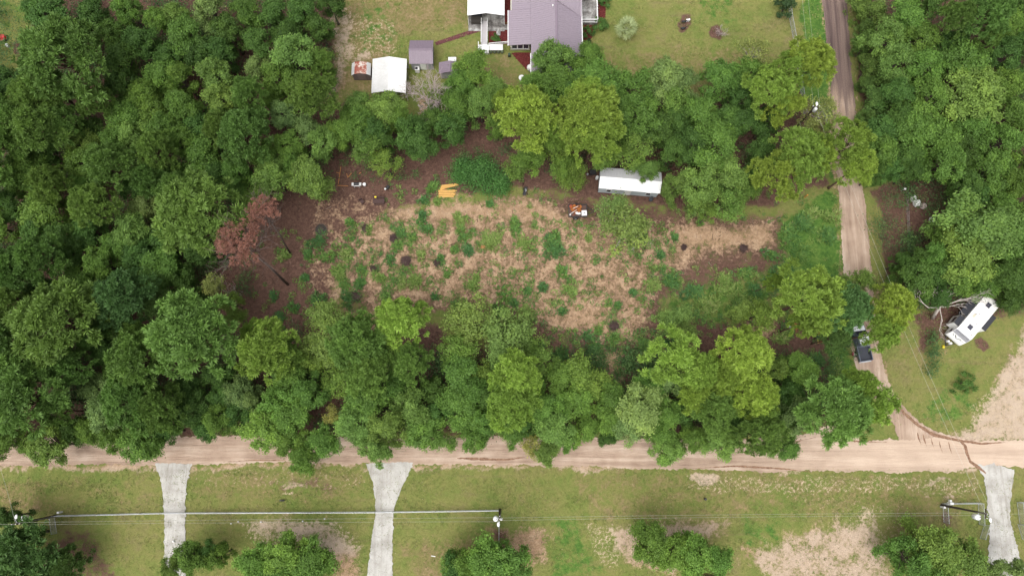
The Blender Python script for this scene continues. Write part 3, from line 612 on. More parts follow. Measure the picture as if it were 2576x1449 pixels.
# x, y, crown radius (survey units), code, optional own label
WOODS = {
'in the upper left corner': """133 43 58 D;235 45 48 D;315 22 42 O;395 48 36 O;447 40 34 o;535 30 50 B;622 32 48 O;695 35 46 D;762 28 48 D;800 66 38 D;468 92 52 O;573 82 48 D;500 130 42 D;277 92 42 D;350 104 48 D;650 112 46 D;300 155 50 D;95 20 40 D;170 95 40 D;420 145 38 D;560 130 38 D;720 85 38 D;830 12 36 D""",
'in woods left of rusty shed': """173 160 100 P biggest olive green pine near the upper left corner, beside the lawn;90 255 50 P;150 238 44 P;20 220 55 D;305 215 48 D;405 190 50 O;458 202 46 O;360 242 48 O;540 195 48 o;552 255 44 o;463 270 50 O;383 285 46 O;247 262 38 P;633 252 40 P;653 172 32 B;740 148 60 o;808 158 36 O;702 200 46 O;790 245 50 P;717 290 44 B;775 322 40 B;317 297 50 O;343 338 46 o;290 355 40 O;110 330 55 P;167 322 42 P;27 320 50 P;-40 270 55 P;230 330 42 D;640 300 36 O;560 300 36 D;500 315 38 D;680 250 30 O""",
'in woods left of clearing': """30 372 48 P;567 332 42 P;623 345 58 P;417 325 44 O;457 358 44 O;213 362 48 o;217 412 52 O;293 425 55 P;403 388 46 P;510 390 50 O;597 432 48 O;727 366 40 O;813 360 42 o;683 445 50 o;783 452 58 o rounded bright green tree at the corner of the clearing, left of the white grill;67 428 55 O;45 462 40 O;140 470 44 P;383 458 40 P;463 487 50 P;513 552 86 P big round olive pine left of the rust-red dead pine;250 525 46 P;363 520 44 B;113 533 60 O;93 578 52 D;150 602 50 D;333 577 50 o;300 617 44 O;-30 560 55 O;-40 440 55 P;660 390 38 O;540 440 38 D;340 480 40 D;210 470 38 O;110 380 40 D;20 520 40 D;220 580 40 D;420 600 44 D;500 625 42 D;640 500 36 o;450 430 30 D;730 410 32 O;840 340 34 O;600 480 30 O""",
'in woods below red dead pine': """110 652 55 P;50 685 56 P;263 663 50 O;203 703 44 O;407 677 60 O;443 702 46 D;537 720 36 Y;320 752 66 d;387 764 36 d;160 815 92 P large olive pine in the lower left woods;240 852 30 P;43 775 52 P;500 842 96 P largest olive pine in the left woods, beside the red litter floor;33 875 60 P;50 942 66 P;353 847 36 P;360 910 70 P;273 822 46 D;187 925 46 P;735 940 52 O;310 935 50 D;-50 800 60 P;-50 940 60 P;-40 670 55 D;350 640 44 D;180 640 40 D;270 740 34 D;440 770 40 D;100 740 44 D;270 890 42 D;575 760 34 f;590 800 30 f;545 945 40 D;120 930 44 D;340 700 30 D;480 750 34 D""",
'over the road at left': """77 1002 76 P;147 1032 38 P;273 1030 66 B;253 985 45 B;333 1008 60 P;420 1030 52 P;127 1118 55 o;33 1100 46 O;350 1110 60 O;290 1102 42 O;490 1025 46 D;467 985 46 D;603 988 50 B;553 1060 44 O;667 1077 60 O;733 1050 56 O;763 1150 40 O;700 1018 50 O;840 1040 32 Y;813 1115 46 O;783 985 50 O;230 1080 40 O;420 1085 36 D;520 1075 36 D;-40 1040 60 P;-30 1120 45 O;600 1040 40 D;180 1085 38 D;390 1050 40 D;560 1000 40 D;730 1110 40 O;640 1010 36 B""",
'between clearing and sandy road': """680 882 62 Q;645 842 30 Q;722 900 40 P;813 800 50 F;817 865 56 F;770 905 45 f;1009 816 56 Q;902 868 70 P;1035 912 46 P;925 932 56 P;1192 800 62 F;1282 836 66 F;1252 882 52 F;1145 882 50 f;1158 940 55 O;1359 902 48 f;1275 942 50 O;1302 952 54 Q;1459 937 56 f;1420 952 50 O;919 1005 60 O;975 1075 60 o;949 1130 46 o;1042 1030 56 o;890 1070 50 o;1065 1075 50 O;1112 1108 38 f;1152 1022 56 O;1192 1098 42 O;1185 990 50 O;1218 1058 44 O;1292 1018 58 Q;1392 1082 54 o;1378 1132 42 o;1335 1120 30 Y;1375 1032 50 O;1458 1008 46 O;1470 1080 42 O;1615 1032 70 B;1582 1072 46 B;1678 1132 46 o;1540 1000 44 O;1530 1060 42 O;860 960 44 f;1000 970 44 O;1090 980 40 D;1230 1000 40 D;1340 1000 36 O;1100 1040 36 D;1290 1085 40 O;1430 1110 30 O;850 900 40 f;960 880 36 P;1220 940 40 f;1340 960 36 O;1500 970 40 f;1320 1070 34 D;1530 1100 32 D""",
'at the sandy road corner': """1700 902 66 T;1750 935 52 Q;1860 902 66 Q;1800 955 50 Q;1890 997 55 Q;1800 1032 46 P;1905 1035 42 P;1745 995 44 Q;1690 800 48 F;1737 1105 42 O;1747 1030 46 D;1807 1108 48 o;1904 1092 55 P;1970 1125 42 O;1994 1042 56 B;2090 1032 70 P;2188 1008 56 T;2145 970 40 Q;2037 752 80 T open-crowned yellow-green pine left of the lane, over the orange bench;2020 815 38 Q;1940 712 20 Q;2108 776 56 d;2160 712 44 f;2237 776 50 T;2208 836 46 T;1857 782 32 F;1910 790 42 f;2017 934 48 O;1950 925 36 o;1680 1040 44 O;1680 960 44 B;1850 1060 44 D;1960 1060 40 D;1640 970 40 O;1990 985 36 D;2098 850 30 d;1720 840 34 F;1660 1090 40 O""",
'in the row behind house': """1069 207 0 X;1192 177 50 O;1159 215 44 O;1209 262 46 o;1142 278 50 O;1135 322 46 D;1242 230 44 o;969 278 46 o;902 265 40 o;909 312 46 O;1032 335 46 D;1059 360 42 D;925 378 46 f;969 408 36 f;869 333 40 O;1325 302 70 Q rounded yellow-green pine behind the leafy green brush;1269 268 28 Q;1379 345 40 Q;1479 300 66 Q tall yellow-green pine above the long white cabin;1492 352 62 Q;1469 254 48 Q;1392 152 56 o bright green tree overlapping the purple house roof;1392 208 60 O;1475 150 42 O;1509 200 64 O;1592 228 60 O;1675 200 56 B;1692 250 50 f;1609 300 60 O;1592 377 52 f;1659 323 50 D;1625 425 34 o;1335 400 44 O;1392 377 50 f;1445 440 40 f;1250 320 30 O;1340 225 44 O;1430 230 44 D;1560 330 40 D;940 335 40 D;1000 300 34 O;1090 300 36 D;1100 250 30 f;1300 420 34 f;1540 270 44 D;1420 420 36 O;1520 400 34 f;880 300 34 O;970 360 30 D""",
'between white cabin and lane': """2034 162 54 T;1934 235 52 T;1977 188 50 T;1900 137 46 Y;1970 273 44 T;2067 287 50 Y yellowing half-bare tree beside the lane, hiding a pole top;2030 322 30 Y;2132 363 54 T;2150 425 42 T;2004 400 62 T;1950 447 54 T;2054 395 40 T;1814 200 50 O;1884 188 44 O;1874 302 46 D;1757 290 50 O;1794 367 66 O;1737 365 46 D;1827 450 60 o;1757 468 56 o;1917 383 42 D;1724 217 42 B;1834 505 44 f;1750 500 42 f;1700 470 36 o;1890 440 40 D;1830 300 40 D;1930 310 40 D;1700 300 40 D;1860 250 38 D;1880 480 36 f;1690 380 40 D;1780 540 26 f""",
'in woods right of lane': """2190 33 40 k;2172 75 26 k;2176 300 26 k;2182 215 24 k;2217 100 55 o;2284 50 50 O;2310 102 50 O;2394 57 40 P;2467 50 50 P;2477 107 26 P;2541 67 46 O;2250 160 52 o;2324 167 50 O;2427 162 60 O;2524 140 46 D;2200 258 40 k;2250 240 46 D;2334 250 52 O;2450 247 80 o broad bright green tree in the upper right woods;2534 217 50 O;2527 293 50 O;2217 333 46 D;2300 335 60 O;2367 350 56 O;2450 322 50 O;2517 362 50 O;2217 383 48 O;2370 413 56 O;2237 425 36 D;2500 425 56 O;2544 460 46 O;2296 432 34 D;2340 10 46 D;2168 -10 36 k;2400 110 40 D;2260 300 40 D;2420 380 42 D;2600 120 55 D;2600 300 55 O;2610 420 55 O;2186 170 36 k;2172 122 28 k;2560 10 50 D;2290 390 40 D;2200 440 26 D;2440 470 44 D""",
'in woods above white camper': """2467 565 96 o broad bright green tree above the white camper;2434 642 76 o;2534 602 56 O;2417 684 56 O;2300 712 56 D;2527 702 56 D;2350 745 42 D;2551 750 44 D;2380 600 40 O;2600 540 60 O;2600 680 60 D;2340 650 40 O;2480 720 40 O;2520 520 40 O;2270 660 26 D;2300 650 30 D;2560 640 40 D;2450 490 40 D;2350 690 40 D""",
'along the bottom edge': """483 1402 46 O;530 1384 30 D;545 1400 36 O;440 1425 34 o;717 1402 66 O broad green tree at the bottom edge between two white driveways;640 1424 54 O;790 1418 60 O;690 1449 60 O;760 1455 54 D;67 1405 76 g;177 1424 44 g;50 1352 46 D;20 1300 36 D;1215 1410 64 O;1275 1418 60 O;1160 1425 46 O;1632 1362 52 O;1692 1390 50 O;1740 1400 56 O;1800 1405 50 O;2350 1388 64 o;2290 1410 60 O;2420 1410 60 o;2350 1440 60 O;2534 1432 46 B;1150 1440 50 D;0 1440 60 D""",
'in the clearing': """1578 580 78 W feathery light green tree standing alone in the clearing below the white cabin;1612 600 50 W;1548 528 50 W""",
'on the lawns': """1975 18 30 s round dark shrub on the lawn beside the wire fence;1514 62 24 S large round shrub right of the house porch, lower one;1517 6 22 S round shrub right of the house porch, at the top edge;1482 80 18 S low green shrub against the right wall of the house;1479 108 14 s small dark shrub against the right wall of the house;1247 98 16 S shrub in the red mulch bed left of the house;2427 963 30 S low green shrub alone on the grass island below the white camper;8 190 26 s dark shrub at the left edge below the upper lawn""",
}
ORD = ['first', 'second', 'third', 'fourth', 'fifth', 'sixth', 'seventh', 'eighth', 'ninth', 'tenth', 'eleventh', 'twelfth', 'thirteenth', 'fourteenth', 'fifteenth', 'sixteenth', 'seventeenth', 'eighteenth', 'nineteenth', 'twentieth', 'twenty-first', 'twenty-second']
FIRST = {}
def plant(x, y, r, code, label, group):
    kind, colr, name, words, cat = CODE[code]
    rr = random.Random(int(x * 31 + y * 17 + r)); i = rr.randrange({'pine': 6, 'thinpine': 3, 'lowpine': 2, 'oak': 8, 'lowoak': 3, 'feather': 4, 'sparse': 3, 'shrub': 3}[kind])
    me, tr, R0, zc0 = proto(kind, i)
    for _ in range(3):                              # crown size on the photo -> metres at crown height
        z = zc0; p = G(x, y, z)
        dist = (p - cam_o.location).length; Rm = r * dist / FD * (1 / math.hypot(1, (x - 1288) / FD, (724.5 - y) / FD)) * 1.13
        s = Rm / R0; sz = max(.62, min(1.28, s ** .45)) if kind != 'shrub' else s
        z = zc0 * sz; p = G(x, y, z)
    loc = Vector((p.x, p.y, -.03))
    t = thing(name, loc, label, cat, group, rr.uniform(0, 6.283)); t.scale = (s * rr.uniform(.86, 1.10), s * rr.uniform(.90, 1.12), sz)
    cr = bpy.data.objects.new('crown', me); C.objects.link(cr); cr.parent = t
    tk = bpy.data.objects.new('trunk', tr); C.objects.link(tk); tk.parent = t
    h = rr.uniform(-.07, .07); v = rr.uniform(.86, 1.16) * (1.0 if x < 640 else 1.2 if y > 1300 else 1.15 if y > 780 and y < 1200 else 1.05)  # left woods kept darker: cloud shade there is put into the leaf colour
    cr.color = (colr[0] * v * (1 + h * 1.2), colr[1] * v, colr[2] * v * (1 - h), 1)
    return t
for zone, txt in WOODS.items():
    L = []
    for e in txt.split(';'):
        q = e.split(None, 4); L.append((float(q[0]), float(q[1]), float(q[2]), q[3], q[4] if len(q) > 4 else None))
    for code in sorted({q[3] for q in L if q[3] in CODE}):
        W = CODE[code][3]; cat = CODE[code][4]
        plain = sorted([q for q in L if q[3] == code and not q[4]], key=lambda q: q[0])
        for q in [q for q in L if q[3] == code and q[4]]:
            plant(*q[:4], q[4], f'{cat}s {zone}')
        for k, q in enumerate(plain):
            rank = ORD[k] + ' ' if len(plain) > 1 else ''
            plant(*q[:4], f"{rank}{W} {'from left ' if rank else ''}{zone}", f'{cat}s {zone}')

# ------------------------------------------------------------------ ground plants nobody could count
def weeds():
    r = np.random.default_rng(3); B = []; Dv = []; T = []; W = []
    def tuft(p, rad, n, h, tone, wd=.05):
        a = r.uniform(0, 2 * np.pi, n); q = np.sqrt(r.uniform(0, 1, n)) * rad
        b = np.stack([p[0] + q * np.cos(a), p[1] + q * np.sin(a), np.full(n, -.03)], 1)
        a2 = a + r.normal(0, .9, n); lean = r.uniform(.5, 2.2, n)
        d = np.stack([np.cos(a2) * lean, np.sin(a2) * lean, np.full(n, 1.0)], 1) * (h * r.uniform(.5, 1.2, n))[:, None]
        B.append(b); Dv.append(d); T.append(np.clip(tone + r.normal(0, .10, n), 0, 1)); W.append(np.full(n, wd))
    reg = [((860, 545, 1040, 780), 300, .30), ((1000, 540, 1500, 780), 520, .38), ((1480, 560, 1700, 860), 260, .34), ((1600, 670, 1990, 860), 420, .36),
           ((1960, 480, 2120, 720), 130, .42), ((640, 580, 880, 860), 150, .40), ((1300, 780, 1650, 940), 190, .36), ((960, 440, 1420, 540), 110, .40), ((1700, 470, 1960, 560), 60, .4), ((2030, 700, 2150, 1060), 150, .34), ((1440, 860, 1760, 980), 130, .34)]
    for (x0, y0, x1, y1), n, tn in reg:
        for k in range(n):
            x, y = r.uniform(x0, x1), r.uniform(y0, y1); p = G(x, y); v = mnoise.noise((p.x * .3, p.y * .3, 2))
            if v < -.12: continue
            s = r.uniform(.14, .42) * (1 + max(0, v)); tuft(p, s, int(16 + 70 * s * s * 3), .06 + .3 * s, tn + r.normal(0, .13))
    pts = """1165 600 17;1240 605 18;1255 590 15;1222 612 14;1165 560 12;1298 575 17;1318 612 17;1388 620 20;1395 600 16;1400 635 14;1410 680 13;1150 545 9;1075 575 12;1060 560 10;1040 600 11;1175 632 14;1110 650 10;1145 628 9;1187 712 13;1200 700 8;1042 710 18;1010 712 11;970 745 9;900 710 14;915 680 12;955 700 14;1360 725 12;1433 738 13;1328 735 9;1270 745 16;1290 760 11;1170 772 9;1327 785 14;1413 780 10;1095 505 9;1230 510 8;1067 542 8;1255 780 14;1145 765 7;1093 748 7;1480 600 8;1590 735 9;1500 830 10;1555 770 8;1640 720 16;1690 705 18;1740 735 20;1850 740 22;1870 690 18;1940 705 16;1980 690 22;1900 730 18;1820 700 16;1935 640 14;1990 600 22;2020 560 24;2050 540 20;1780 760 24;1850 775 20;2000 640 18;2080 600 20;2090 540 18;1540 860 14;1500 880 16;1620 870 18;800 600 18;830 640 16;870 640 15;850 680 18;880 750 14;780 640 12;690 745 9;720 640 12;770 700 10;740 770 12;700 800 12;800 750 14;930 575 7;1010 590 9;1120 690 8;1060 640 10;985 650 12;1000 620 12;1575 905 16;1480 850 12;1690 860 16;1340 870 18;1410 890 18;1660 640 10;1700 600 8;1760 560 7;880 560 9;1090 470 14;1070 500 12;2100 930 20;2090 1000 18;1960 850 16;2060 900 16"""
    for q in pts.split(';'):
        x, y, s = map(float, q.split()); p = G(x, y); s *= .056; tn = r.choice([.12, .2, .34, .55])
        for k in range(5):
            tuft((p.x + r.normal(0, s * .5), p.y + r.normal(0, s * .5)), s * r.uniform(.45, .75), int(70 * s * s + 40), .22 + .16 * s, tn + r.normal(0, .06), .06)
    b, d, t, w = np.concatenate(B), np.concatenate(Dv), np.concatenate(T), np.concatenate(W)[:, None]; n = len(b)
    s = unit(np.cross(d, r.normal(size=(n, 3)))) * w
    V = np.stack([b, b + d * .5 - s, b + d, b + d * .5 + s], 1).reshape(-1, 3)
    me = np_mesh('weeds', V, np.arange(n * 4).reshape(n, 4), t)
    m = NB('weed_blades'); tn = m.attr('tone').outputs['Fac']
    m.fin(m.ramp(tn, [(.05, (.075, .17, .060)), (.28, (.10, .21, .050)), (.45, (.15, .25, .055)), (.65, (.24, .32, .09)), (.85, (.32, .31, .15))]), .6, .15); me.materials.append(m.m)
    o = bpy.data.objects.new('weeds', me); C.objects.link(o); tag(o, 'clumps of green weeds and grass growing through the bare sand', 'weeds', kind='stuff')
weeds()
def undergrowth():
    r = np.random.default_rng(5); cs = []; ns = []; tn = []
    reg = [((-120, 0, 640, 1060), 1900), ((640, 0, 840, 480), 130), ((2180, 0, 2660, 780), 600), ((700, 900, 2080, 1085), 700), ((860, 270, 2000, 460), 260), ((560, 820, 760, 1000), 40), ((1430, 880, 1720, 980), 70), ((2280, 520, 2320, 640), 12), ((2325, 830, 2350, 940), 22), ((2272, 470, 2292, 740), 26), ((2040, 740, 2150, 900), 30)]
    for (x0, y0, x1, y1), n in reg:
        for k in range(n):
            p = G(r.uniform(x0, x1), r.uniform(y0, y1)); v = mnoise.noise((p.x * .15, p.y * .15, 8))
            if v < -.15: continue
            s = r.uniform(.4, 1.0) + (r.uniform(0, 1.1) if (x0, y0) in ((-120, 0), (2180, 0), (700, 900), (640, 0)) else 0); m = int(26 + 46 * s * s); t0 = .35 + r.normal(0, .15)
            c = r.normal(size=(m, 3)) * np.array([s * .6, s * .6, s * .4]) + np.array([p.x, p.y, .25 + s * 1.1]); c[:, 2] = np.maximum(c[:, 2], .05)
            cs.append(c); ns.append(unit(np.array([0, 0, .8]) + r.normal(size=(m, 3)) * .6)); tn.append(np.clip(t0 + r.normal(0, .12, m), 0, 1))
    cs, ns, tn = np.concatenate(cs), np.concatenate(ns), np.concatenate(tn)
    V, F = leaves(cs, ns, .24 * r.uniform(.7, 1.4, len(cs)), .13 * r.uniform(.7, 1.3, len(cs)), r)
    me = np_mesh('undergrowth', V, F, tn); m = NB('undergrowth_leaves')
    m.fin(m.ramp(m.attr('tone').outputs['Fac'], [(.1, (.034, .076, .026)), (.4, (.060, .122, .034)), (.8, (.105, .165, .046))]), .6, .2); me.materials.append(m.m)
    o = bpy.data.objects.new('undergrowth', me); C.objects.link(o); tag(o, 'low dark undergrowth beneath the trees', 'undergrowth', kind='stuff')
undergrowth()
def twigs():
    r = np.random.default_rng(15); n = 1500; k = []
    while len(k) < n:
        x, y = r.uniform(640, 1990), r.uniform(430, 960)
        if y < 520 and r.uniform() < .5: continue
        p = G(x, y); v = mnoise.noise((p.x * .25, p.y * .25, 12))
        if v > r.uniform(-.35, .35): k.append((p.x, p.y))
    b = np.array(k); n = len(b); a = r.uniform(0, 2 * np.pi, n); L = r.gamma(2.2, .16, n) + .08; wd = r.uniform(.012, .035, n)
    d = np.stack([np.cos(a) * L, np.sin(a) * L, r.uniform(-.02, .10, n)], 1); c = np.stack([b[:, 0], b[:, 1], np.full(n, .03)], 1)
    s = np.stack([-np.sin(a) * wd, np.cos(a) * wd, np.zeros(n)], 1); u = np.zeros((n, 3)); u[:, 2] = wd * 1.6
    V = np.stack([c - d / 2 - s, c - d / 2 + s, c - d / 2 + u, c + d / 2 - s, c + d / 2 + s, c + d / 2 + u], 1).reshape(-1, 3); i = np.arange(n)[:, None] * 6
    F = np.concatenate([i + np.array([[0, 1, 4, 3]]), i + np.array([[1, 2, 5, 4]]), i + np.array([[2, 0, 3, 5]])])
    me = np_mesh('fallen_twigs', V, F, np.tile(r.uniform(0, 1, n), 3)); m = NB('twig_wood'); m.fin(m.ramp(m.attr('tone').outputs['Fac'], [(0, (.05, .032, .026)), (.6, (.13, .09, .07)), (1, (.34, .27, .22))]), .95, .05); me.materials.append(m.m)
    o = bpy.data.objects.new('fallen_twigs', me); C.objects.link(o); tag(o, 'fallen twigs and bark scattered over the clearing', 'litter', kind='stuff')
twigs()
def lawn_tufts():
    r = np.random.default_rng(33); P0 = []
    for (x0, y0, x1, y1), n in (((-20, 1180, 2600, 1320), 9000), ((-20, 1320, 2600, 1460), 5000), ((840, -10, 1180, 260), 2200), ((1470, 0, 2060, 230), 3600), ((2200, 480, 2480, 1080), 2600), ((2480, 860, 2560, 1000), 200)):
        x = r.uniform(x0, x1, n); y = r.uniform(y0, y1, n)
        for a, c in zip(x, y):
            p = G(a, c); v = mnoise.noise((p.x * .2, p.y * .5, 4))
            if v > r.uniform(-.4, .4): P0.append((p.x, p.y, v))
    P0 = np.array(P0); m = 5; b = np.repeat(P0, m, 0); n = len(b); a = r.uniform(0, 2 * np.pi, n); q = r.uniform(0, .12, n)
    c = np.stack([b[:, 0] + q * np.cos(a), b[:, 1] + q * np.sin(a), np.full(n, -.05)], 1); h = r.uniform(.08, .18, n)
    d = np.stack([np.cos(a) * 1.1, np.sin(a) * 1.1, np.ones(n)], 1) * h[:, None]; s = unit(np.cross(d, r.normal(size=(n, 3)))) * .035
    V = np.stack([c, c + d * .5 - s, c + d, c + d * .5 + s], 1).reshape(-1, 3); t = np.clip(np.repeat(r.uniform(.1, 1, len(P0)), m) + r.normal(0, .08, n), 0, 1)
    me = np_mesh('lawn_tufts', V, np.arange(n * 4).reshape(n, 4), t); k = NB('lawn_blades')
    k.fin(k.ramp(k.attr('tone').outputs['Fac'], [(0, (.12, .20, .045)), (.5, (.19, .24, .065)), (.8, (.25, .24, .10)), (1, (.34, .30, .16))]), .7, .1); me.materials.append(k.m)
    o = bpy.data.objects.new('lawn_tufts', me); C.objects.link(o); tag(o, 'coarse tufts in the mown grass', 'grass', kind='stuff')
lawn_tufts()
# thicket of dark leafy brush in the clearing
t = thing('brush_thicket', G(1212, 462), 'wide thicket of dark green leafy brush at the back of the clearing', 'bush')
def brush(poly_c, n, seed):
    r = np.random.default_rng(seed); cs = []; ns = []; tn = []
    for k in range(n):
        dx, dy, s = poly_c[k % len(poly_c)]; p = G(dx + r.normal(0, s * .5), dy + r.normal(0, s * .42)); z = r.uniform(.4, 2.0); m = 70
        o = r.normal(size=(m, 3)) * np.array([.55, .55, .3]); cs.append(o + np.array([p.x, p.y, z])); ns.append(unit(np.array([0, 0, .9]) + r.normal(size=(m, 3)) * .5)); tn.append(np.clip(.5 + r.normal(0, .16) + r.normal(0, .1, m), 0, 1))
    return np.concatenate(cs), np.concatenate(ns), np.concatenate(tn), r
cs, ns, tn, r_ = brush([(1165, 425, 26), (1205, 430, 34), (1245, 445, 34), (1225, 470, 30), (1190, 450, 30), (1265, 470, 24), (1155, 450, 16)], 105, 11)
V, F = leaves(cs - np.array([t.location.x, t.location.y, 0]), ns, .26 * r_.uniform(.7, 1.3, len(cs)), .17, r_); me = np_mesh('foliage', V, F, tn); me.materials.append(M_leaf)
o = bpy.data.objects.new('foliage', me); C.objects.link(o); o.parent = t; o.color = (.075, .185, .045, 1)
mb = MB(); rr = random.Random(2)
for k in range(14):
    p = G(1212 + rr.uniform(-50, 55), 455 + rr.uniform(-22, 22)); mb.tube([p, p + Vector((rr.uniform(-.3, .3), rr.uniform(-.3, .3), 1.4))], [.03, .01], 5)
mb.build('stem', M_bark, t)

# ------------------------------------------------------------------ bare and dead trees
def branchy(mb, p, d, L, r0, depth, rr, spread=.55, up=.12, n=3):
    q = Vector(p); pts = [q]; d = Vector(d).normalized(); k = 4
    for i in range(k):
        d = (d + Vector((rr.uniform(-1, 1), rr.uniform(-1, 1), rr.uniform(-.7, .9) + up)) * .17).normalized(); q = q + d * L / k; pts.append(q)
    mb.tube(pts, [max(.013, r0 * (1 - .5 * i / k)) for i in range(k + 1)], 6 if depth > 2 else 4, False)
    if depth <= 0: return
    for j in range(n):
        s = pts[rr.choice([2, 3, 4, 4])]; a = Vector((rr.uniform(-1, 1), rr.uniform(-1, 1), rr.uniform(-.5, .8))).normalized()
        branchy(mb, s, (d + a * spread * 1.6), L * rr.uniform(.55, .8), r0 * .58, depth - 1, rr, spread, up, n)
# grey twiggy tree beside the white carport
b0, c0 = G(1099, 300), G(1075, 225, 6)
t = thing('bare_tree', b0, 'leafless grey tree of dense twigs beside the white open-ended carport', 'tree')
mb = MB(); rr = random.Random(21); fork = b0.lerp(c0, .45); mb.tube([b0, b0.lerp(fork, .5) + Vector((.1, 0, 0)), fork], [.2, .16, .13], 7); mb.build('trunk', M_deadlilac, t, True)
mb = MB()
for k in range(11):
    a = k / 11 * 6.283 + rr.uniform(-.2, .2); branchy(mb, fork.lerp(c0, rr.uniform(0, .5)), (math.cos(a) * rr.uniform(.4, 1), math.sin(a) * rr.uniform(.4, 1), .75), 2.3, .085, 4, rr, .62, .05, 3)
mb.build('branch', M_deadlilac, t)
# bleached dead tree leaning over by the camper
b0 = G(2345, 800); t = thing('dead_tree', b0, 'bleached leafless tree with long bare limbs reaching over the white camper', 'tree')
top = G(2364, 772, 5); mb = MB(); mb.tube([b0, b0.lerp(top, .5), top], [.3, .24, .2], 8); mb.build('trunk', M_dead, t, True)
rr = random.Random(8)
for tgt, L in (((2430, 735), 6.5), ((2415, 775), 6), ((2325, 730), 5), ((2300, 795), 5), ((2378, 830), 6), ((2450, 755), 7), ((2340, 745), 4)):
    mb = MB(); e = G(tgt[0], tgt[1], 6.5 + rr.uniform(-1.5, 1)); d = e - top
    branchy(mb, top, d + Vector((0, 0, .4)), d.length * .62, .09, 4, rr, .42, .05, 2); mb.build('limb', M_dead, t)
# small grey dead saplings on the litter
for (x, y, lab) in ((600, 735, 'grey leafless sapling on the brown litter floor, left of the leaning dead pine'), (585, 865, 'grey leafless sapling behind the largest round pine of the left woods')):
    b0 = G(x, y + 8); t = thing('dead_sapling', b0, lab, 'tree', 'dead saplings on the litter'); mb = MB(); rr = random.Random(int(x))
    for k in range(7): branchy(mb, b0 + Vector((0, 0, .4)), (rr.uniform(-1, 1), rr.uniform(-1, 1), 1.0), 1.5, .035, 2, rr, .7, 0, 3)
    mb.build('branch', M_dead, t); MB().tube([b0, b0 + Vector((0, 0, .6))], [.06, .04], 5).build('trunk', M_dead, t)
M_deadbark = bark_material('dead_pine_bark', (.085, .060, .052), (.21, .165, .145))
# two rust-red dead pines leaning over
for (bx, by, cx, cy, cz, rs, sd, lab) in ((724, 716, 606, 612, 15.0, .70, 3, 'larger rust-red dead pine leaning left, its bare trunk lying across brown litter'), (730, 638, 662, 531, 14.0, .50, 4, 'smaller rust-red dead pine with a thin grey trunk')):
    b0, c0 = G(bx, by), G(cx, cy, cz); t = thing('dead_pine', b0, lab, 'pine', 'rust-red dead pines'); mb = MB()
    mb.tube([b0 - Vector((0, 0, .1)), b0.lerp(c0, .5) + Vector((.15, .1, 0)), c0], [.21 if sd == 3 else .13, .16 if sd == 3 else .11, .06], 8)
    rr = random.Random(sd)
    for k in range(16): branchy(mb, b0.lerp(c0, rr.uniform(.72, 1)), (rr.uniform(-1, 1), rr.uniform(-1, 1), rr.uniform(-.2, .8)), 2.6 * rs / .6, .05, 2, rr, .6, .05, 3)
    mb.build('trunk', M_deadbark, t, True)
    me, lo = pine_crown(900 + sd, 4.2, 0, .55, nb=17, ppb=8, gap=.08, blades=12, shoots=4); me.materials.clear(); me.materials.append(M_needle)
    o = bpy.data.objects.new('crown', me); C.objects.link(o); o.parent = t; o.location = c0 - b0; o.scale = (rs * 1.05, rs, rs * .85); o.rotation_euler = (0, 0, sd); o.color = (.27, .130, .098, 1)

# ------------------------------------------------------------------ palm
b0 = G(1570, 92); t = thing('palm_tree', b0, 'pale green fan palm standing alone on the lawn right of the house', 'palm')
mb = MB(); mb.tube([b0, b0 + Vector((.05, 0, 1.4)), b0 + Vector((0, 0, 2.4))], [.25, .2, .18], 10); mb.build('trunk', M_bark, t, True)
r = np.random.default_rng(12); hub = np.array([b0.x, b0.y, 2.5]); Bv = []; Dd = []; Tn = []; Wd = []
for k in range(46):
    a = k * 2.4; e = r.uniform(-.75, 1.15) if k < 34 else r.uniform(-1.2, -.5); d0 = np.array([math.cos(a) * math.cos(e), math.sin(a) * math.cos(e), math.sin(e)]); tip = hub + d0 * r.uniform(.75, 1.05)
    sd = unit(np.cross(d0, [0, 0, 1.0]))
    for j in range(17):
        f = (j - 8) / 8; dd = unit(d0 * math.cos(f * 1.15) + sd * math.sin(f * 1.15) + np.array([0, 0, -.28])) * r.uniform(.95, 1.25)
        Bv.append(tip); Dd.append(dd); Tn.append(np.clip((.5 if k < 34 else .95) + r.normal(0, .1), 0, 1)); Wd.append(.035)
    Bv.append(hub); Dd.append(tip - hub); Tn.append(.6); Wd.append(.02)
b, d, tn, wd = np.array(Bv), np.array(Dd), np.array(Tn), np.array(Wd)[:, None]; n = len(b); s = unit(np.cross(d, r.normal(size=(n, 3)))) * wd
V = np.stack([b, b + d * .5 - s, b + d, b + d * .5 + s], 1).reshape(-1, 3) - np.array(b0); me = np_mesh('frond', V, np.arange(n * 4).reshape(n, 4), tn); me.materials.append(M_leaf)
o = bpy.data.objects.new('crown', me); C.objects.link(o); o.parent = t; o.color = (.36, .42, .22, 1)
# dry fan of dead fronds under the trees
b0 = G(2002, 822); t = thing('dead_palmetto', b0, 'dry orange palmetto with spiky radiating fronds beside the trees at the corner', 'plant'); mb = MB(); rr = random.Random(5)
for k in range(34):
    a = k / 34 * 6.283 + rr.uniform(-.1, .1); L = rr.uniform(.7, 1.15); d = Vector((math.cos(a), math.sin(a), 0))
    mb.add([b0 + d * .1 + Vector((-d.y * .03, d.x * .03, .3)), b0 + d * .1 + Vector((d.y * .03, -d.x * .03, .3)), b0 + d * L + Vector((0, 0, rr.uniform(.02, .35)))], [(0, 1, 2)])
M_orange_frond = paint('orange_dry_frond', (.36, .17, .05), .8, .1); mb.build('frond', M_orange_frond, t)
MB().lathe(b0, [(.16, 0), (.12, .3), (.03, .4)], 8).build('stem', M_bark, t)

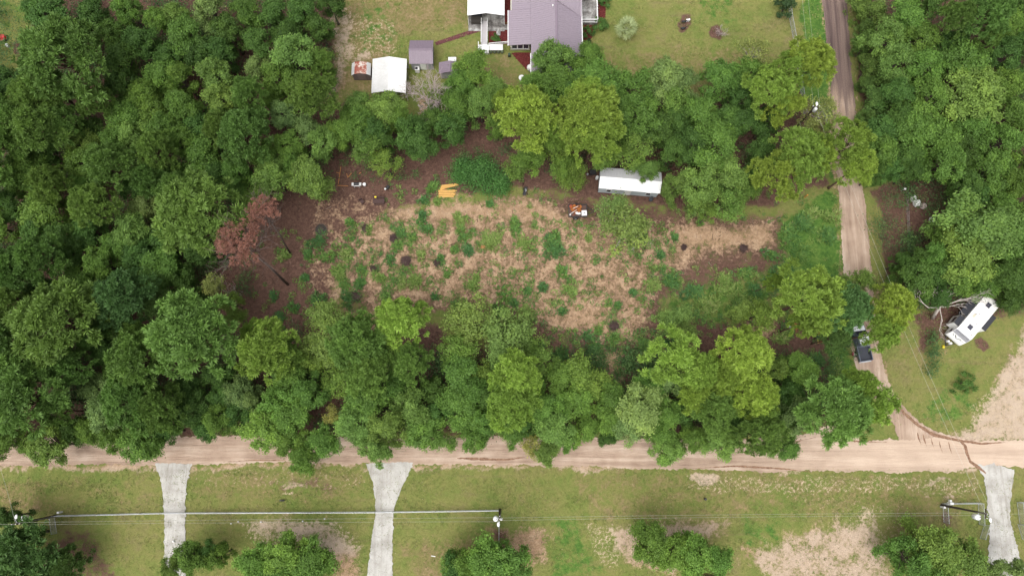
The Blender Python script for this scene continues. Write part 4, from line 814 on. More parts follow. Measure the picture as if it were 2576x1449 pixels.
# ------------------------------------------------------------------ house and outbuildings
M_white = paint('white_metal', (.70, .70, .69), .35, .4, 0, .06)
M_whiteroof = paint('weathered_or_shaded_white', (.56, .56, .55), .4, .4, 0, .16, .6)
M_purple = paint('mauve_metal_roof', (.245, .205, .240), .42, .45, 0, .07, .5)
M_purple2 = paint('mauve_shed_roof', (.185, .145, .180), .45, .4, 0, .07, .6)
M_cream = paint('cream_siding', (.52, .49, .42), .7)
M_grey = paint('grey_siding', (.30, .30, .31), .7); M_dark = paint('dark_interior', (.05, .045, .04), .9, .1); M_black = paint('black_plastic', (.022, .022, .026), .5, .4)
M_glass = paint('dark_glass', (.03, .035, .05), .08, .6, 0, .02); M_tyre = paint('tyre_rubber', (.022, .021, .021), .85, .2); M_steel = paint('galvanised_steel', (.50, .52, .54), .35, .5, .5, .08)
M_siding = paint('pale_blue_grey_siding', (.42, .47, .49), .6, .3, 0, .05)
def rust_material():
    b = NB('rusted_white_metal'); p = b.obj(); n = b.noise(p, .9, 6, .62); n2 = b.noise(p, 5, 4)
    f = b.math('ADD', b.math('MULTIPLY', n, .75), b.math('MULTIPLY', n2, .25)); b.fin(b.ramp(f, [(.44, (.58, .56, .52)), (.49, (.42, .25, .19)), (.53, (.30, .10, .075)), (.7, (.22, .07, .05))]), .8, .2); return b.m
M_rust = rust_material()
def plane_roof(name, parent, q, step, m, t=.07, wd=.05, ht=.04):
    return MB().slab(q, t).ribs(q, step, wd, ht).build(name, m, parent)
def P(x, y, z): return Vector((x, y, z))
# --- house (axis-aligned in plan)
zr, ze = 5.0, 3.1
xl, xr = G(1336, 110, ze).x, G(1464, 110, ze).x; xm = G(1400.5, 110, zr).x; ys = G(1400, 182, 4).y; yn = ys + 24
house = thing('house', P(xm, ys + 8, 0), 'long house with a mauve standing-seam metal roof at the top edge of the photo', 'house')
mb = MB()
mb.box(P((xl + xr) / 2, (ys + yn) / 2, (ze - .15) / 2), (xr - xl - .9, yn - ys - .9, ze - .15))
hw = (xr - xl) / 2 - .45; cxh = (xl + xr) / 2
mb.add([P(cxh - hw, ys + .46, ze - .15), P(cxh + hw, ys + .46, ze - .15), P(xm, ys + .46, zr - .25), P(cxh - hw, ys + .7, ze - .15), P(cxh + hw, ys + .7, ze - .15), P(xm, ys + .7, zr - .25)], [(0, 1, 2), (5, 4, 3), (0, 2, 5, 3), (2, 1, 4, 5)])
mb.build('wall', M_cream, house)
plane_roof('roof', house, [P(xl, yn, ze), P(xl, ys, ze), P(xm, ys, zr), P(xm, yn, zr)], .36, M_purple)
yv = G(1464, 45, ze).y                         # where the east cross gable's valley meets the eave
yr2 = G(1403, 4, zr).y
plane_roof('roof', house, [P(xr, ys, ze), P(xr, yn, ze), P(xm, yn, zr), P(xm, ys, zr)], .36, M_purple)
hgt = .03
q = [P(xr + .02, yv, ze + hgt + .02), P(xr + .02, yr2 + .3, zr - .1), P(xm + .1, yr2, zr + hgt)]
g = MB(); xe = xr + .02; zg = zr - .12
g.slab([P(xe, yv, ze + .05), P(xe, yr2 + 3.2, zg), P(xm + .3, yr2 + 3.2, zg), P(xm + .3, yr2 + .02, zr - .0)], .06)
for k in range(1, 11):
    x = xm + .3 + (xe - xm - .3) * k / 11; y0 = yr2 + (yv - yr2) * (k / 11); z0 = zr + (ze + .05 - zr) * k / 11
    g.bar(P(x, y0, z0 + .02), P(x, yr2 + 3.2, zg + .02), .05, .05)
g.build('cross_gable', M_purple, house)
MB().box(P(xm, (ys + yn) / 2, zr + .03), (.32, yn - ys, .06)).build('ridge_cap', M_purple2, house)
for x in (xl - .07, xr + .07):
    MB().box(P(x, ys + 8 if x > xm else ys + 1.85, ze - .05), (.13, 16 if x > xm else 3.6, .14)).build('gutter', M_white, house)
MB().cyl(G(1391, 15, 4.9), .12, .3).build('vent_pipe', M_white, house)
for dx_, dy_ in ((1458, 128), (1459, 121)): MB().cyl(G(dx_, dy_, 3.4), .06, .35).build('vent_pipe', M_dark, house)
# west sun porch, low roof
xp, yp0, yp1 = G(1279, 60, 2.6).x, G(1290, 114, 2.7).y, G(1290, 26, 2.7).y; xp2 = G(1287, 0, 2.6).x
plane_roof('porch_roof', house, [P(xp, yp1, 2.55), P(xp, yp0, 2.55), P(xl + .35, yp0, 3.0), P(xl + .35, yp1, 3.0)], .36, M_purple)
plane_roof('porch_roof', house, [P(xp2, yn, 2.58), P(xp2, yp1 + .01, 2.58), P(xl + .35, yp1 + .01, 3.0), P(xl + .35, yn, 3.0)], .36, M_purple)
MB().box(P(xp - .06, (yp0 + yp1) / 2, 2.52), (.12, yp1 - yp0, .13)).build('gutter', M_white, house)
MB().box(P((xp + xl) / 2 + .1, (yp0 + yn) / 2 + .3, .5), (xl - xp - .4, yn - yp0 - .6, 1.0)).box(P((xp + xl) / 2 + .1, (yp0 + yn) / 2 + .8, 1.75), (xl - xp - .6, yn - yp0 - 1.4, 1.46)).build('porch_wall', M_cream, house)
for k in range(3):
    wx = xp + .5 + (xl - xp - .8) * (k + .5) / 3
    f = MB(); ww = (xl - xp - .8) / 3; y0 = yp0 + .28
    f.box(P(wx, y0, 2.4), (ww, .08, .1)).box(P(wx, y0, 1.05), (ww, .08, .1)).box(P(wx - ww / 2 + .04, y0, 1.72), (.07, .075, 1.25)).box(P(wx + ww / 2 - .04, y0, 1.72), (.07, .075, 1.25))
    fo = f.build('window', M_white, house); MB().box(P(wx, y0 + .02, 1.72), (ww - .15, .03, 1.25)).build('pane', M_glass, fo)
# south gable window and east porch (bare concrete slab with a white rail)
f = MB().box(P(cxh - 1, ys + .44, 1.6), (1.3, .06, 1.3)).build('window', M_white, house); MB().box(P(cxh - 1, ys + .40, 1.6), (1.1, .05, 1.1)).build('pane', M_glass, f)
xq, yq0, yq1 = G(1502, 30, .6).x, G(1480, 58, .6).y, G(1480, -60, .6).y
MB().box(P((xr + xq) / 2 + .02, (yq0 + yq1) / 2, .3), (xq - xr - .05, yq1 - yq0, .6)).build('porch_floor', M_conc, house)
rl = MB()
for a, b in ((P(xr + .1, yq0 + .05, 1.5), P(xq - .05, yq0 + .05, 1.5)), (P(xq - .05, yq0 + .05, 1.5), P(xq - .05, yq1, 1.5)), (P(xr + .1, yq0 + .05, .72), P(xq - .05, yq0 + .05, .72)), (P(xq - .05, yq0 + .05, .72), P(xq - .05, yq1, .72))):
    rl.bar(a, b, .12, .08)
    n = int((b - a).length / .18)
    if a.z > 1:
        for k in range(n + 1): p = a.lerp(b, k / n); rl.bar(p, p - Vector((0, 0, .8)), .035)
rl.build('porch_railing', M_white, house)
for k in range(3): MB().box(P(xq - .05, yq0 + .06 + k * 2.2, 1.2), (.14, .14, 1.25)).build('post', M_white, house)

def gable(name, label, cat, nw, ne, sw, se, ze, zr, axis, roof, wall, wallm, step=.3, over=.25, openS=False):
    """rectangular outbuilding; roof corners given as seen on the photo"""
    a = [G(*q, ze) for q in (nw, ne, sw, se)]
    x0, x1 = (a[0].x + a[2].x) / 2, (a[1].x + a[3].x) / 2; y1, y0 = (a[0].y + a[1].y) / 2, (a[2].y + a[3].y) / 2
    cx, cy = (x0 + x1) / 2, (y0 + y1) / 2; t = thing(name, P(cx, cy, 0), label, cat)
    if axis == 'y':
        plane_roof('roof', t, [P(x0, y1, ze), P(x0, y0, ze), P(cx, y0, zr), P(cx, y1, zr)], step, roof)
        plane_roof('roof', t, [P(x1, y0, ze), P(x1, y1, ze), P(cx, y1, zr), P(cx, y0, zr)], step, roof)
        MB().box(P(cx, cy, zr + .02), (.26, y1 - y0, .05)).build('ridge_cap', roof, t)
    else:
        plane_roof('roof', t, [P(x0, y0, ze), P(x1, y0, ze), P(x1, cy, zr), P(x0, cy, zr)], step, roof)
        plane_roof('roof', t, [P(x1, y1, ze), P(x0, y1, ze), P(x0, cy, zr), P(x1, cy, zr)], step, roof)
        MB().box(P(cx, cy, zr + .02), (x1 - x0, .26, .05)).build('ridge_cap', roof, t)
    return t, x0, x1, y0, y1, cx, cy
# --- mauve shed
t, x0, x1, y0, y1, cx, cy = gable('garden_shed', 'square shed with a mauve metal roof between the white carport and the house', 'shed', (1031, 102), (1090, 103), (1029, 161), (1090, 162), 2.3, 3.1, 'x', M_purple2, 0, 0, .24)
MB().box(P(cx, cy, 1.1), (x1 - x0 - .4, y1 - y0 - .5, 2.2)).build('wall', M_grey, t)
MB().box(P(cx + .2, y0 + .22, 1.0), (.9, .06, 1.9)).build('door', M_white, t); MB().box(P(x1 - .17, cy, 1.5), (.06, .8, .6)).build('window', M_glass, t)
p = G(1049, 172, 1.0); o = thing('appliance', P(p.x, p.y, 0), 'white box-shaped appliance standing against the south wall of the mauve shed', 'appliance')
MB().box(P(p.x, p.y, .5), (.7, .6, .95)).build('body', M_white, o); MB().box(P(p.x - .1, p.y - .02, .99), (.4, .4, .04)).build('lid', M_black, o)
# --- small mauve shed behind the trees
t, x0, x1, y0, y1, cx, cy = gable('small_shed', 'low shed with a mauve gabled roof half hidden by trees, below the red path', 'shed', (1104, 158), (1160, 158), (1104, 186), (1160, 186), 2.0, 2.6, 'y', M_purple2, 0, 0, .3)
MB().box(P(cx, cy, .95), (x1 - x0 - .4, y1 - y0 - .4, 1.9)).build('wall', M_grey, t)
p = G(1137.5, 149, 1.2); o = thing('storage_box', P(p.x, p.y, 0), 'white lidded storage box behind the low mauve shed', 'box'); MB().box(P(p.x, p.y, .55), (1.15, .55, 1.1)).build('body', M_white, o); MB().box(P(p.x, p.y, 1.14), (1.25, .66, .07)).build('lid', M_white, o)
# --- rusty shed, barrel-gambrel
zz = 2.1; a = G(884, 158, zz); b = G(931, 188, zz); x0, x1, y1, y0 = a.x, b.x, a.y, b.y; cx, cy = (x0 + x1) / 2, (y0 + y1) / 2
t = thing('rusty_shed', P(cx, cy, 0), 'small metal shed with a rust-streaked red and white roof', 'shed')
prof = [(x0, 1.75), (x0 + .55, 2.25), (cx, 2.5), (x1 - .55, 2.25), (x1, 1.75)]
for i in range(4):
    (xa, za), (xb, zb) = prof[i], prof[i + 1]; m_ = M_rust if i in (1, 2) else M_whiteroof
    q = [P(xa, y1, za), P(xa, y0, za), P(xb, y0, zb), P(xb, y1, zb)]; MB().slab(q, .05).ribs(q, .3).build('roof', m_, t)
MB().box(P(cx, cy, .85), (x1 - x0 - .2, y1 - y0 - .2, 1.7)).add([P(xa, y0 + .1, za - .06) for xa, za in prof], [(0, 1, 2, 3, 4)]).build('wall', paint('brown_grey_panel', (.15, .115, .11), .7), t)
MB().box(P(cx, y0 + .08, .95), (1.2, .05, 1.7)).build('door', paint('brown_door', (.19, .14, .13), .6), t)
# --- white open-ended carport with vehicles' gear under it
za, zb = 2.7, 3.5
x0, x1 = (G(939, 147, za).x + G(933, 230, za).x) / 2, (G(1024, 152, za).x + G(1020, 232, za).x) / 2; y1, y0 = G(980, 146, 3.1).y, G(976, 232, 3.1).y; cx = (x0 + x1) / 2; cy = (y0 + y1) / 2
t = thing('carport', P(cx, cy, 0), 'white ribbed metal carport open at its south end, beside the rusty shed', 'carport')
plane_roof('roof', t, [P(x0, y1, za), P(x0, y0, za), P(cx, y0, zb), P(cx, y1, zb)], .26, M_whiteroof, .05)  # left slope in a greyer white than the right: shade carried by the colour
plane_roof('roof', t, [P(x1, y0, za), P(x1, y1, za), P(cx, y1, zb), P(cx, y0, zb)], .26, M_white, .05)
for xx in (x0 + .05, x1 - .05):
    MB().box(P(xx, cy, za - .22), (.04, y1 - y0, .40)).build('side_panel', M_whiteroof, t)
    for k in range(4): MB().box(P(xx, y0 + .15 + (y1 - y0 - .3) * k / 3, (za - .42) / 2), (.08, .08, za - .42)).build('post', M_steel, t)
MB().box(P(cx, y1 - .1, 1.2), (x1 - x0 - .2, .05, 2.3)).build('rear_wall', M_whiteroof, t)
p = P(cx + .1, y0 + 1.1, 0); o = thing('covered_boat', p, 'grey tarpaulin-covered boat parked under the white carport', 'boat')
MB().blob(p + Vector((0, .6, .9)), (1.0, 2.2, .55), 14, 7, .06, 3).build('cover', M_grey, o, True); MB().box(p + Vector((0, .6, .35)), (1.5, 3.6, .3)).build('trailer_frame', M_dark, o)
# --- white carport at the top edge, by the house
za, zb = 2.9, 3.6; x0, x1 = G(1176, 20, za).x, G(1269, 20, za).x; y0 = G(1222, 37, 3.2).y; y1 = y0 + 9; cx, cy = (x0 + x1) / 2, (y0 + y1) / 2
t = thing('white_carport', P(cx, cy, 0), 'bright white metal carport beside the house at the top edge of the photo', 'carport')
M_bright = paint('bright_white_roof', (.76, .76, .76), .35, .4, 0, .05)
plane_roof('roof', t, [P(x0, y1, za), P(x0, y0, za), P(cx, y0, zb), P(cx, y1, zb)], .3, M_bright, .05)
plane_roof('roof', t, [P(x1, y0, za), P(x1, y1, za), P(cx, y1, zb), P(cx, y0, zb)], .3, M_bright, .05)
for xx in (x0 + .05, x1 - .05):
    MB().box(P(xx, cy, za - .45), (.04, y1 - y0, .9)).build('side_panel', M_white, t)
    for k in range(3): MB().box(P(xx, y0 + .1 + (y1 - y0 - .2) * k / 2, 1.0), (.09, .09, 2.0)).build('post', M_white, t)
s_ = MB().slab([P(x0, y0 - 1.0, .03), P(x1, y0 - 1.0, .03), P(x1, y1, .03), P(x0, y1, .03)], .06).build('carport_slab', M_conc); s_['kind'] = 'structure'
p = P(cx - 1.6, y0 + 2.2, 0); o = thing('parked_car', p, 'dark car parked in shade under the bright white carport', 'car')
MB().box(p + Vector((0, 0, .55)), (1.75, 4.3, .55), taper=.96).build('body', M_dark, o); MB().box(p + Vector((0, .2, 1.1)), (1.6, 2.3, .55), taper=.82).build('cabin', M_glass, o)
for sx in (-.8, .8):
    for sy in (-1.3, 1.35): MB().cyl(p + Vector((sx, sy, .33)), .33, .2, 14, 'x').build('wheel', M_tyre, o)
s_ = MB().slab([G(1232, 63, .02) + Vector((0, 0, .02)), G(1284, 63, .02) + Vector((0, 0, .02)), G(1284, 76, .02) + Vector((0, 0, .02)), G(1232, 76, .02) + Vector((0, 0, .02))], .06).build('patio', M_conc); s_['kind'] = 'structure'
# --- wheelchair ramp with landing
za = .55; xa, xb = G(1211, 80, za).x, G(1226, 80, za).x; ya, yb = G(1218, 50, za).y, G(1218, 113, za).y; xc0, xc1 = G(1204, 120, za).x, G(1230, 120, za).x; yc = G(1218, 134, za).y
t = thing('wheelchair_ramp', P((xa + xb) / 2, yb, 0), 'white wooden wheelchair ramp with railings leading to the carport', 'ramp')
M_deck = paint('grey_white_boards', (.47, .45, .46), .7, .2, 0, .12)
MB().slab([P(xa, yb, za), P(xb, yb, za), P(xb, ya, .12), P(xa, ya, .12)], .1).build('ramp_deck', M_deck, t)
MB().box(P((xc0 + xc1) / 2, (yb + yc) / 2, za - .05), (xc1 - xc0, yb - yc, .1)).build('landing', M_white, t)
for xx in (xa, xb):
    mb = MB().bar(P(xx, ya, 1.0), P(xx, yb, za + .9), .09, .07).bar(P(xx, ya, .55), P(xx, yb, za + .45), .05)
    for k in range(6): y = ya + (yb - ya) * k / 5; mb.bar(P(xx, y, .02), P(xx, y, 1.0 + (za - .1) * k / 5), .08)
    mb.build('railing', M_white, t)
mb = MB()
for a_, b_ in ((P(xc0, yb, 0), P(xc0, yc, 0)), (P(xc0, yc, 0), P(xc1, yc, 0))):
    for z in (za + .95, za + .5): mb.bar(a_ + Vector((0, 0, z)), b_ + Vector((0, 0, z)), .09, .06)
    n = max(2, int((b_ - a_).length / .22))
    for k in range(n + 1): q_ = a_.lerp(b_, k / n); mb.bar(q_, q_ + Vector((0, 0, za + .95)), .05)
mb.build('landing_railing', M_white, t)
# --- long white table with planters in front
p = G(1248, 120, .8); t = thing('garden_table', P(p.x, p.y, 0), 'long white table standing beside the ramp landing, planters in front', 'table')
mb = MB()
for k in range(6): mb.box(P(p.x, p.y - .42 + k * .17, .8), (2.15, .15, .05))
mb.build('table_top', M_white, t)
for sx in (-.9, .9):
    for sy in (-.35, .35): MB().box(P(p.x + sx, p.y + sy, .39), (.09, .09, .77)).build('leg', M_white, t)
for k, lab in enumerate(('leftmost of four dark planters under the white garden table', 'second dark planter from the left by the white garden table', 'third dark planter from the left by the white garden table', 'rightmost of four dark planters under the white garden table')):
    q = G(1235 + k * 9.3, 132, .2); o = thing('planter', P(q.x, q.y, 0), lab, 'planter', 'planters by the white table')
    MB().lathe(P(q.x, q.y, 0), [(.16, 0), (.24, .36), (.27, .38), (.22, .38), (.2, .3)], 12).build('pot', paint('dark_clay', (.06, .055, .05), .7), o); MB().blob(P(q.x, q.y, .42), (.17, .17, .13), 8, 5, .25, k).build('plant', paint('planter_leaf', (.12, .17, .08), .7), o)
# white porch rail beside the bed, statue, cloth
p = G(1247, 109, .8); t = thing('garden_fence', P(p.x, p.y, 0), 'short white rail fence along the red mulch bed', 'fence')
MB().bar(P(p.x - 1.1, p.y - .1, .85), P(p.x + 2.2, p.y + .25, .85), .1).bar(P(p.x - 1.1, p.y - .1, .45), P(p.x + 2.2, p.y + .25, .45), .08).build('rail', M_white, t)
for k in range(4): q = P(p.x - 1.1, p.y - .1, 0).lerp(P(p.x + 2.2, p.y + .25, 0), k / 3); MB().box(q + Vector((0, 0, .45)), (.09, .09, .9)).build('post', M_white, t)
p = G(1254, 86); t = thing('garden_statue', p, 'small white garden statue on a plinth in the red mulch bed', 'statue')
MB().box(p + Vector((0, 0, .12)), (.6, .6, .24)).build('plinth', M_whiteroof, t); MB().lathe(p + Vector((0, 0, .24)), [(.22, 0), (.24, .1), (.12, .3), (.17, .6), (.2, .78), (.07, .92), (.1, 1.0), (.11, 1.1), (.04, 1.2)], 10).build('figure', M_whiteroof, t, True)
p = G(1333, 172, .6); t = thing('propane_tank', P(p.x, p.y, 0), 'white domed tank against the west wall of the house by the red mulch', 'tank'); MB().blob(P(p.x, p.y, .75), (.5, .5, .65), 12, 7, .0).build('tank_body', M_white, t, True); MB().cyl(P(p.x, p.y, .1), .3, .2).build('base', M_grey, t)
p = G(1312, 196, .7); t = thing('round_table', P(p.x, p.y, 0), 'round white garden table partly under trees below the house', 'table')
MB().lathe(P(p.x, p.y, 0), [(.42, .68), (.46, .70), (.46, .74), (.02, .76)], 14).build('table_top', M_white, t); MB().cyl(P(p.x, p.y, .35), .05, .68).build('pedestal', M_white, t); MB().cyl(P(p.x, p.y, .03), .28, .06).build('base', M_white, t)
p = G(1281, 142); t = thing('garden_hose_reel', p, 'dark green hose reel stand at the corner of the porch', 'hose reel'); MB().cyl(p + Vector((0, 0, .5)), .28, .25, 14, 'x').build('reel', paint('hose_green', (.03, .07, .04), .6), t); MB().box(p + Vector((0, 0, .25)), (.4, .4, .5)).build('stand', M_black, t)

# ------------------------------------------------------------------ long white cabin (portable building)
zr = 3.6; ze = 2.6
nw, ne = G(1511, 420.5, ze), G(1664, 434, ze); sw, se = G(1505, 474, ze), G(1660, 487, ze)
cabc = (nw + ne + sw + se) / 4; ux = ((ne - nw) + (se - sw)).normalized(); uy = Vector((-ux.y, ux.x, 0)); Lh = ((ne - nw).length + (se - sw).length) / 4; Wh = abs(((nw - sw).dot(uy) + (ne - se).dot(uy)) / 4)
cab = thing('portable_cabin', P(cabc.x, cabc.y, 0), 'long white-roofed portable cabin with pale blue-grey walls at the back of the clearing', 'cabin')
def K(a, b, z): q = cabc + ux * a + uy * b; return P(q.x, q.y, z)
ang = math.atan2(ux.y, ux.x); b1 = Wh * .62; z1 = 3.15
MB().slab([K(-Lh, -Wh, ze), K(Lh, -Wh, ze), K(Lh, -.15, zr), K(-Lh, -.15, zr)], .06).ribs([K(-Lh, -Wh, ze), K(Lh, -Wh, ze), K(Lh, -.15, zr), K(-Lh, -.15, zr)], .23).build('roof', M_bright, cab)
M_cabroof_shade = paint('shaded_white_roof', (.62, .62, .64), .35, .5, .15, .04)  # north slope greyer than the south one: its shade is put into the colour
MB().slab([K(Lh, Wh, ze), K(-Lh, Wh, ze), K(-Lh, -.15, zr), K(Lh, -.15, zr)], .06).ribs([K(Lh, Wh, ze), K(-Lh, Wh, ze), K(-Lh, -.15, zr), K(Lh, -.15, zr)], .23).build('roof', M_cabroof_shade, cab)
w_ = MB().box(K(0, 0, 1.42), (2 * Lh - .3, 2 * Wh - .3, 2.25), ang)
for s in (-1, 1): w_.add([K(s * (Lh - .16), -Wh + .16, 2.5), K(s * (Lh - .16), Wh - .16, 2.5), K(s * (Lh - .16), -.15, zr - .1)], [(0, 1, 2), (2, 1, 0)])
wo_ = w_.build('wall', M_siding, cab)
d = MB().box(K(-.1, -Wh + .12, 1.3), (1.0, .08, 1.95), ang).build('door', M_white, cab); MB().box(K(.25, -Wh + .06, 1.3), (.06, .07, .06), ang).build('handle', M_steel, d)
for a_ in (-3.0, 3.0):
    f = MB().box(K(a_, -Wh + .13, 1.6), (.8, .07, .95), ang).build('window', M_white, cab); MB().box(K(a_, -Wh + .09, 1.6), (.62, .05, .78), ang).build('pane', M_glass, f)
for a_ in (-Lh + .6, -1.6, 1.6, Lh - .6): MB().box(K(a_, 0, .15), (.3, 2 * Wh - .6, .3), ang).build('skid', M_dark, cab)
p = G(1502, 447, .6); t = thing('gas_cylinder', P(p.x, p.y, 0), 'white gas cylinder standing at the left end of the white cabin', 'gas cylinder'); MB().lathe(P(p.x, p.y, 0), [(.2, 0), (.24, .12), (.24, .9), (.16, 1.08), (.08, 1.15)], 12).build('tank_body', M_white, t, True); MB().cyl(P(p.x, p.y, 1.2), .1, .14).build('valve_collar', M_white, t)
p = G(1491, 434, .5); t = thing('generator', P(p.x, p.y, 0), 'black generator on a frame at the left end of the white cabin', 'generator'); MB().box(P(p.x, p.y, .5), (.9, .75, .7), .2).build('engine', M_black, t); mb = MB()
for sx in (-.5, .5):
    for sy in (-.42, .42): mb.bar(P(p.x + sx, p.y + sy, 0), P(p.x + sx, p.y + sy, 1), .05)
mb.bar(P(p.x - .5, p.y - .42, 1), P(p.x + .5, p.y - .42, 1), .05).bar(P(p.x - .5, p.y + .42, 1), P(p.x + .5, p.y + .42, 1), .05).build('frame', M_black, t); MB().cyl(P(p.x - .75, p.y - .2, .15), .15, .3).build('fuel_can', M_grey, t)
p = G(1638, 501, .4); t = thing('barrel', P(p.x, p.y, 0), 'round dark blue-grey barrel at the right end of the white cabin', 'barrel'); MB().lathe(P(p.x, p.y, 0), [(.28, 0), (.31, .3), (.29, .32), (.31, .6), (.29, .85), (.27, .88), (.27, .84)], 14).build('barrel_body', paint('slate_plastic', (.07, .085, .11), .5), t, True); MB().cyl(P(p.x, p.y, .85), .26, .03).build('lid', M_black, t)

# ------------------------------------------------------------------ loaded utility trailer
tc = G(1453, 531, .6); tr = thing('utility_trailer', P(tc.x, tc.y, 0), 'black utility trailer loaded with rusty scrap, parked left of the feathery tree', 'trailer')
L2, W2 = 1.38, .95
MB().box(P(tc.x, tc.y, .55), (2 * L2, 2 * W2, .08)).build('bed', paint('brown_plank', (.10, .06, .05), .9), tr)
mb = MB()
for z in (.62, .95): mb.bar(P(tc.x - L2, tc.y - W2, z), P(tc.x + L2, tc.y - W2, z), .06).bar(P(tc.x - L2, tc.y + W2, z), P(tc.x + L2, tc.y + W2, z), .06).bar(P(tc.x - L2, tc.y - W2, z), P(tc.x - L2, tc.y + W2, z), .06).bar(P(tc.x + L2, tc.y - W2, z), P(tc.x + L2, tc.y + W2, z), .06)
for sx in (-1, 0, 1):
    for sy in (-1, 1): mb.bar(P(tc.x + sx * L2, tc.y + sy * W2, .5), P(tc.x + sx * L2, tc.y + sy * W2, .97), .06)
mb.build('side_rails', M_black, tr)
for sy in (-1, 1):
    wv = MB().cyl(P(tc.x - .3, tc.y + sy * (W2 + .16), .33), .33, .2, 16, 'y').build('wheel', M_tyre, tr); MB().cyl(P(tc.x - .3, tc.y + sy * (W2 + .265), .33), .17, .02, 12, 'y').build('rim', M_steel, wv)
    MB().tube([P(tc.x - .3 + .44 * math.cos(a_), tc.y + sy * (W2 + .16), .33 + .44 * math.sin(a_)) for a_ in np.linspace(.2, 2.94, 8)], .06, 5).build('mudguard', M_black, tr)
MB().bar(P(tc.x + L2, tc.y + .6, .5), P(tc.x + L2 + 1.3, tc.y, .45), .08).bar(P(tc.x + L2, tc.y - .6, .5), P(tc.x + L2 + 1.3, tc.y, .45), .08).build('tongue', M_black, tr)
jk = G(1501, 531, .4); MB().tube([P(tc.x + L2 + 1.3, tc.y, .1), P(tc.x + L2 + 1.3, tc.y, .8)], .06, 8).build('jack', M_steel, tr)
p = P(tc.x + .95, tc.y - .5, .6); o = thing('white_stove', p, 'white square box with a dark round hole, on the loaded trailer', 'box'); MB().box(p + Vector((0, 0, .35)), (.78, .78, .68), .06).build('body', M_white, o); MB().cyl(p + Vector((-.02, .03, .705)), .09, .03).build('vent_hole', M_black, o)
M_rustsolid = paint('orange_rust', (.30, .105, .03), .85, .15, 0, .3, 4, (.12, .04, .02)); M_rust2 = paint('brown_rust', (.19, .07, .045), .85, .15, 0, .3, 4)
rr = random.Random(4)
p = P(tc.x - .1, tc.y + .3, .6); o = thing('scrap_heap', p, 'orange and brown rusty scrap heaped in the middle of the trailer', 'scrap')
mb = MB()
for k in range(26): mb.box(p + Vector((rr.uniform(-.85, .55), rr.uniform(-.5, .45), rr.uniform(.05, .42))), (rr.uniform(.25, .75), rr.uniform(.08, .3), rr.uniform(.03, .12)), rr.uniform(.2, .8), rr.uniform(-.3, .3), rr.uniform(-.3, .3))
mb.build('rusty_sheets', M_rustsolid, o); mb = MB()
for k in range(12): mb.box(p + Vector((rr.uniform(-1.0, .9), rr.uniform(-.9, .3), rr.uniform(.05, .25))), (rr.uniform(.25, .6), rr.uniform(.06, .2), rr.uniform(.04, .1)), rr.uniform(-.4, .9))
mb.build('brown_sheets', M_rust2, o)
p = P(tc.x - 1.05, tc.y + .62, .6); o = thing('orange_bucket', p, 'bright orange-red bucket in the back corner of the trailer', 'bucket'); MB().lathe(p, [(.15, 0), (.21, .38), (.22, .4), (.19, .4), (.15, .08)], 12).build('body', paint('orange_red_plastic', (.62, .09, .03), .45), o); MB().tube([p + Vector((.21 * math.cos(a_), 0, .4 + .15 * math.sin(a_))) for a_ in np.linspace(0, 3.14, 7)], .01, 4).build('handle', M_steel, o)
for k, (a_, b_, lab) in enumerate((((-.75, .25), (.05, .62), 'upper of the two pale poles lying on the trailer'), ((-1.2, -.62), (-.2, .02), 'lower of the two pale poles lying on the trailer'))):
    o = MB().tube([P(tc.x + a_[0], tc.y + a_[1], 1.02), P(tc.x + b_[0], tc.y + b_[1], 1.08)], .035, 6).build('pole', M_white); tag(o, lab, 'pole', 'pale poles on the trailer')
p = P(tc.x + .05, tc.y - .42, .9); o = thing('plastic_sheet', p, 'crumpled white sheet on the trailer beside the white box', 'sheet'); MB().blob(p, (.38, .22, .14), 11, 6, .25, 6).build('folds', M_white, o)
p = P(tc.x - 1.15, tc.y - .66, .6); o = thing('white_jug', p, 'small white jug at the lower left corner of the trailer', 'jug'); MB().lathe(p, [(.12, 0), (.14, .2), (.12, .3), (.05, .36), (.05, .42)], 10).build('body', M_white, o, True); MB().cyl(p + Vector((0, 0, .44)), .06, .05).build('cap', M_white, o)

# ------------------------------------------------------------------ things lying round the clearing
M_lumber = paint('fresh_yellow_lumber', (.62, .37, .12), .7, .2, 0, .1, 3, (.3, .15, .05)); rr = random.Random(9)
lab_n = 0
for k in range(17):
    if k < 9: a_ = G(1103.5 + rr.uniform(-1, 1), 479 + k * 2.15, .1); b_ = G(1143 + rr.uniform(-3, 8), 478.5 + k * 2.05, .1); z = .07 + .13 * (k % 2)
    else: j = k - 9; a_ = G(1107 + j * .6, 478 - j * 1.5, .1); b_ = G(1150 + rr.uniform(-3, 4), 465.5 - j * .55 + (j % 3) * 1.6, .1); z = .07 + .12 * (j % 3)
    o = MB().bar(P(a_.x, a_.y, z), P(b_.x, b_.y, z), .11, .09).build('lumber_beam', M_lumber); g_ = 'lower, level' if k < 9 else 'upper, slanted'
    tag(o, ('yellow wooden beam in the lower, level half of the lumber stack' if k < 9 else 'yellow wooden beam in the upper, slanted half of the lumber stack'), 'beam', 'level beams in the lumber stack' if k < 9 else 'slanted beams in the lumber stack')
p = G(898, 466, .5); o = thing('barbecue_grill', P(p.x, p.y, 0), 'white barbecue grill with a black hood left of the dark bench', 'grill', rz=0)
MB().box(P(p.x, p.y, .8), (.8, .6, .18)).build('cook_box', M_whiteroof, o); MB().tube([P(p.x - .37, p.y + .05, .92), P(p.x + .37, p.y + .05, .92)], .25, 12).build('hood', M_black, o)
for sx in (-.58, .58): MB().box(P(p.x + sx, p.y, .88), (.32, .5, .05)).build('side_shelf', M_whiteroof, o)
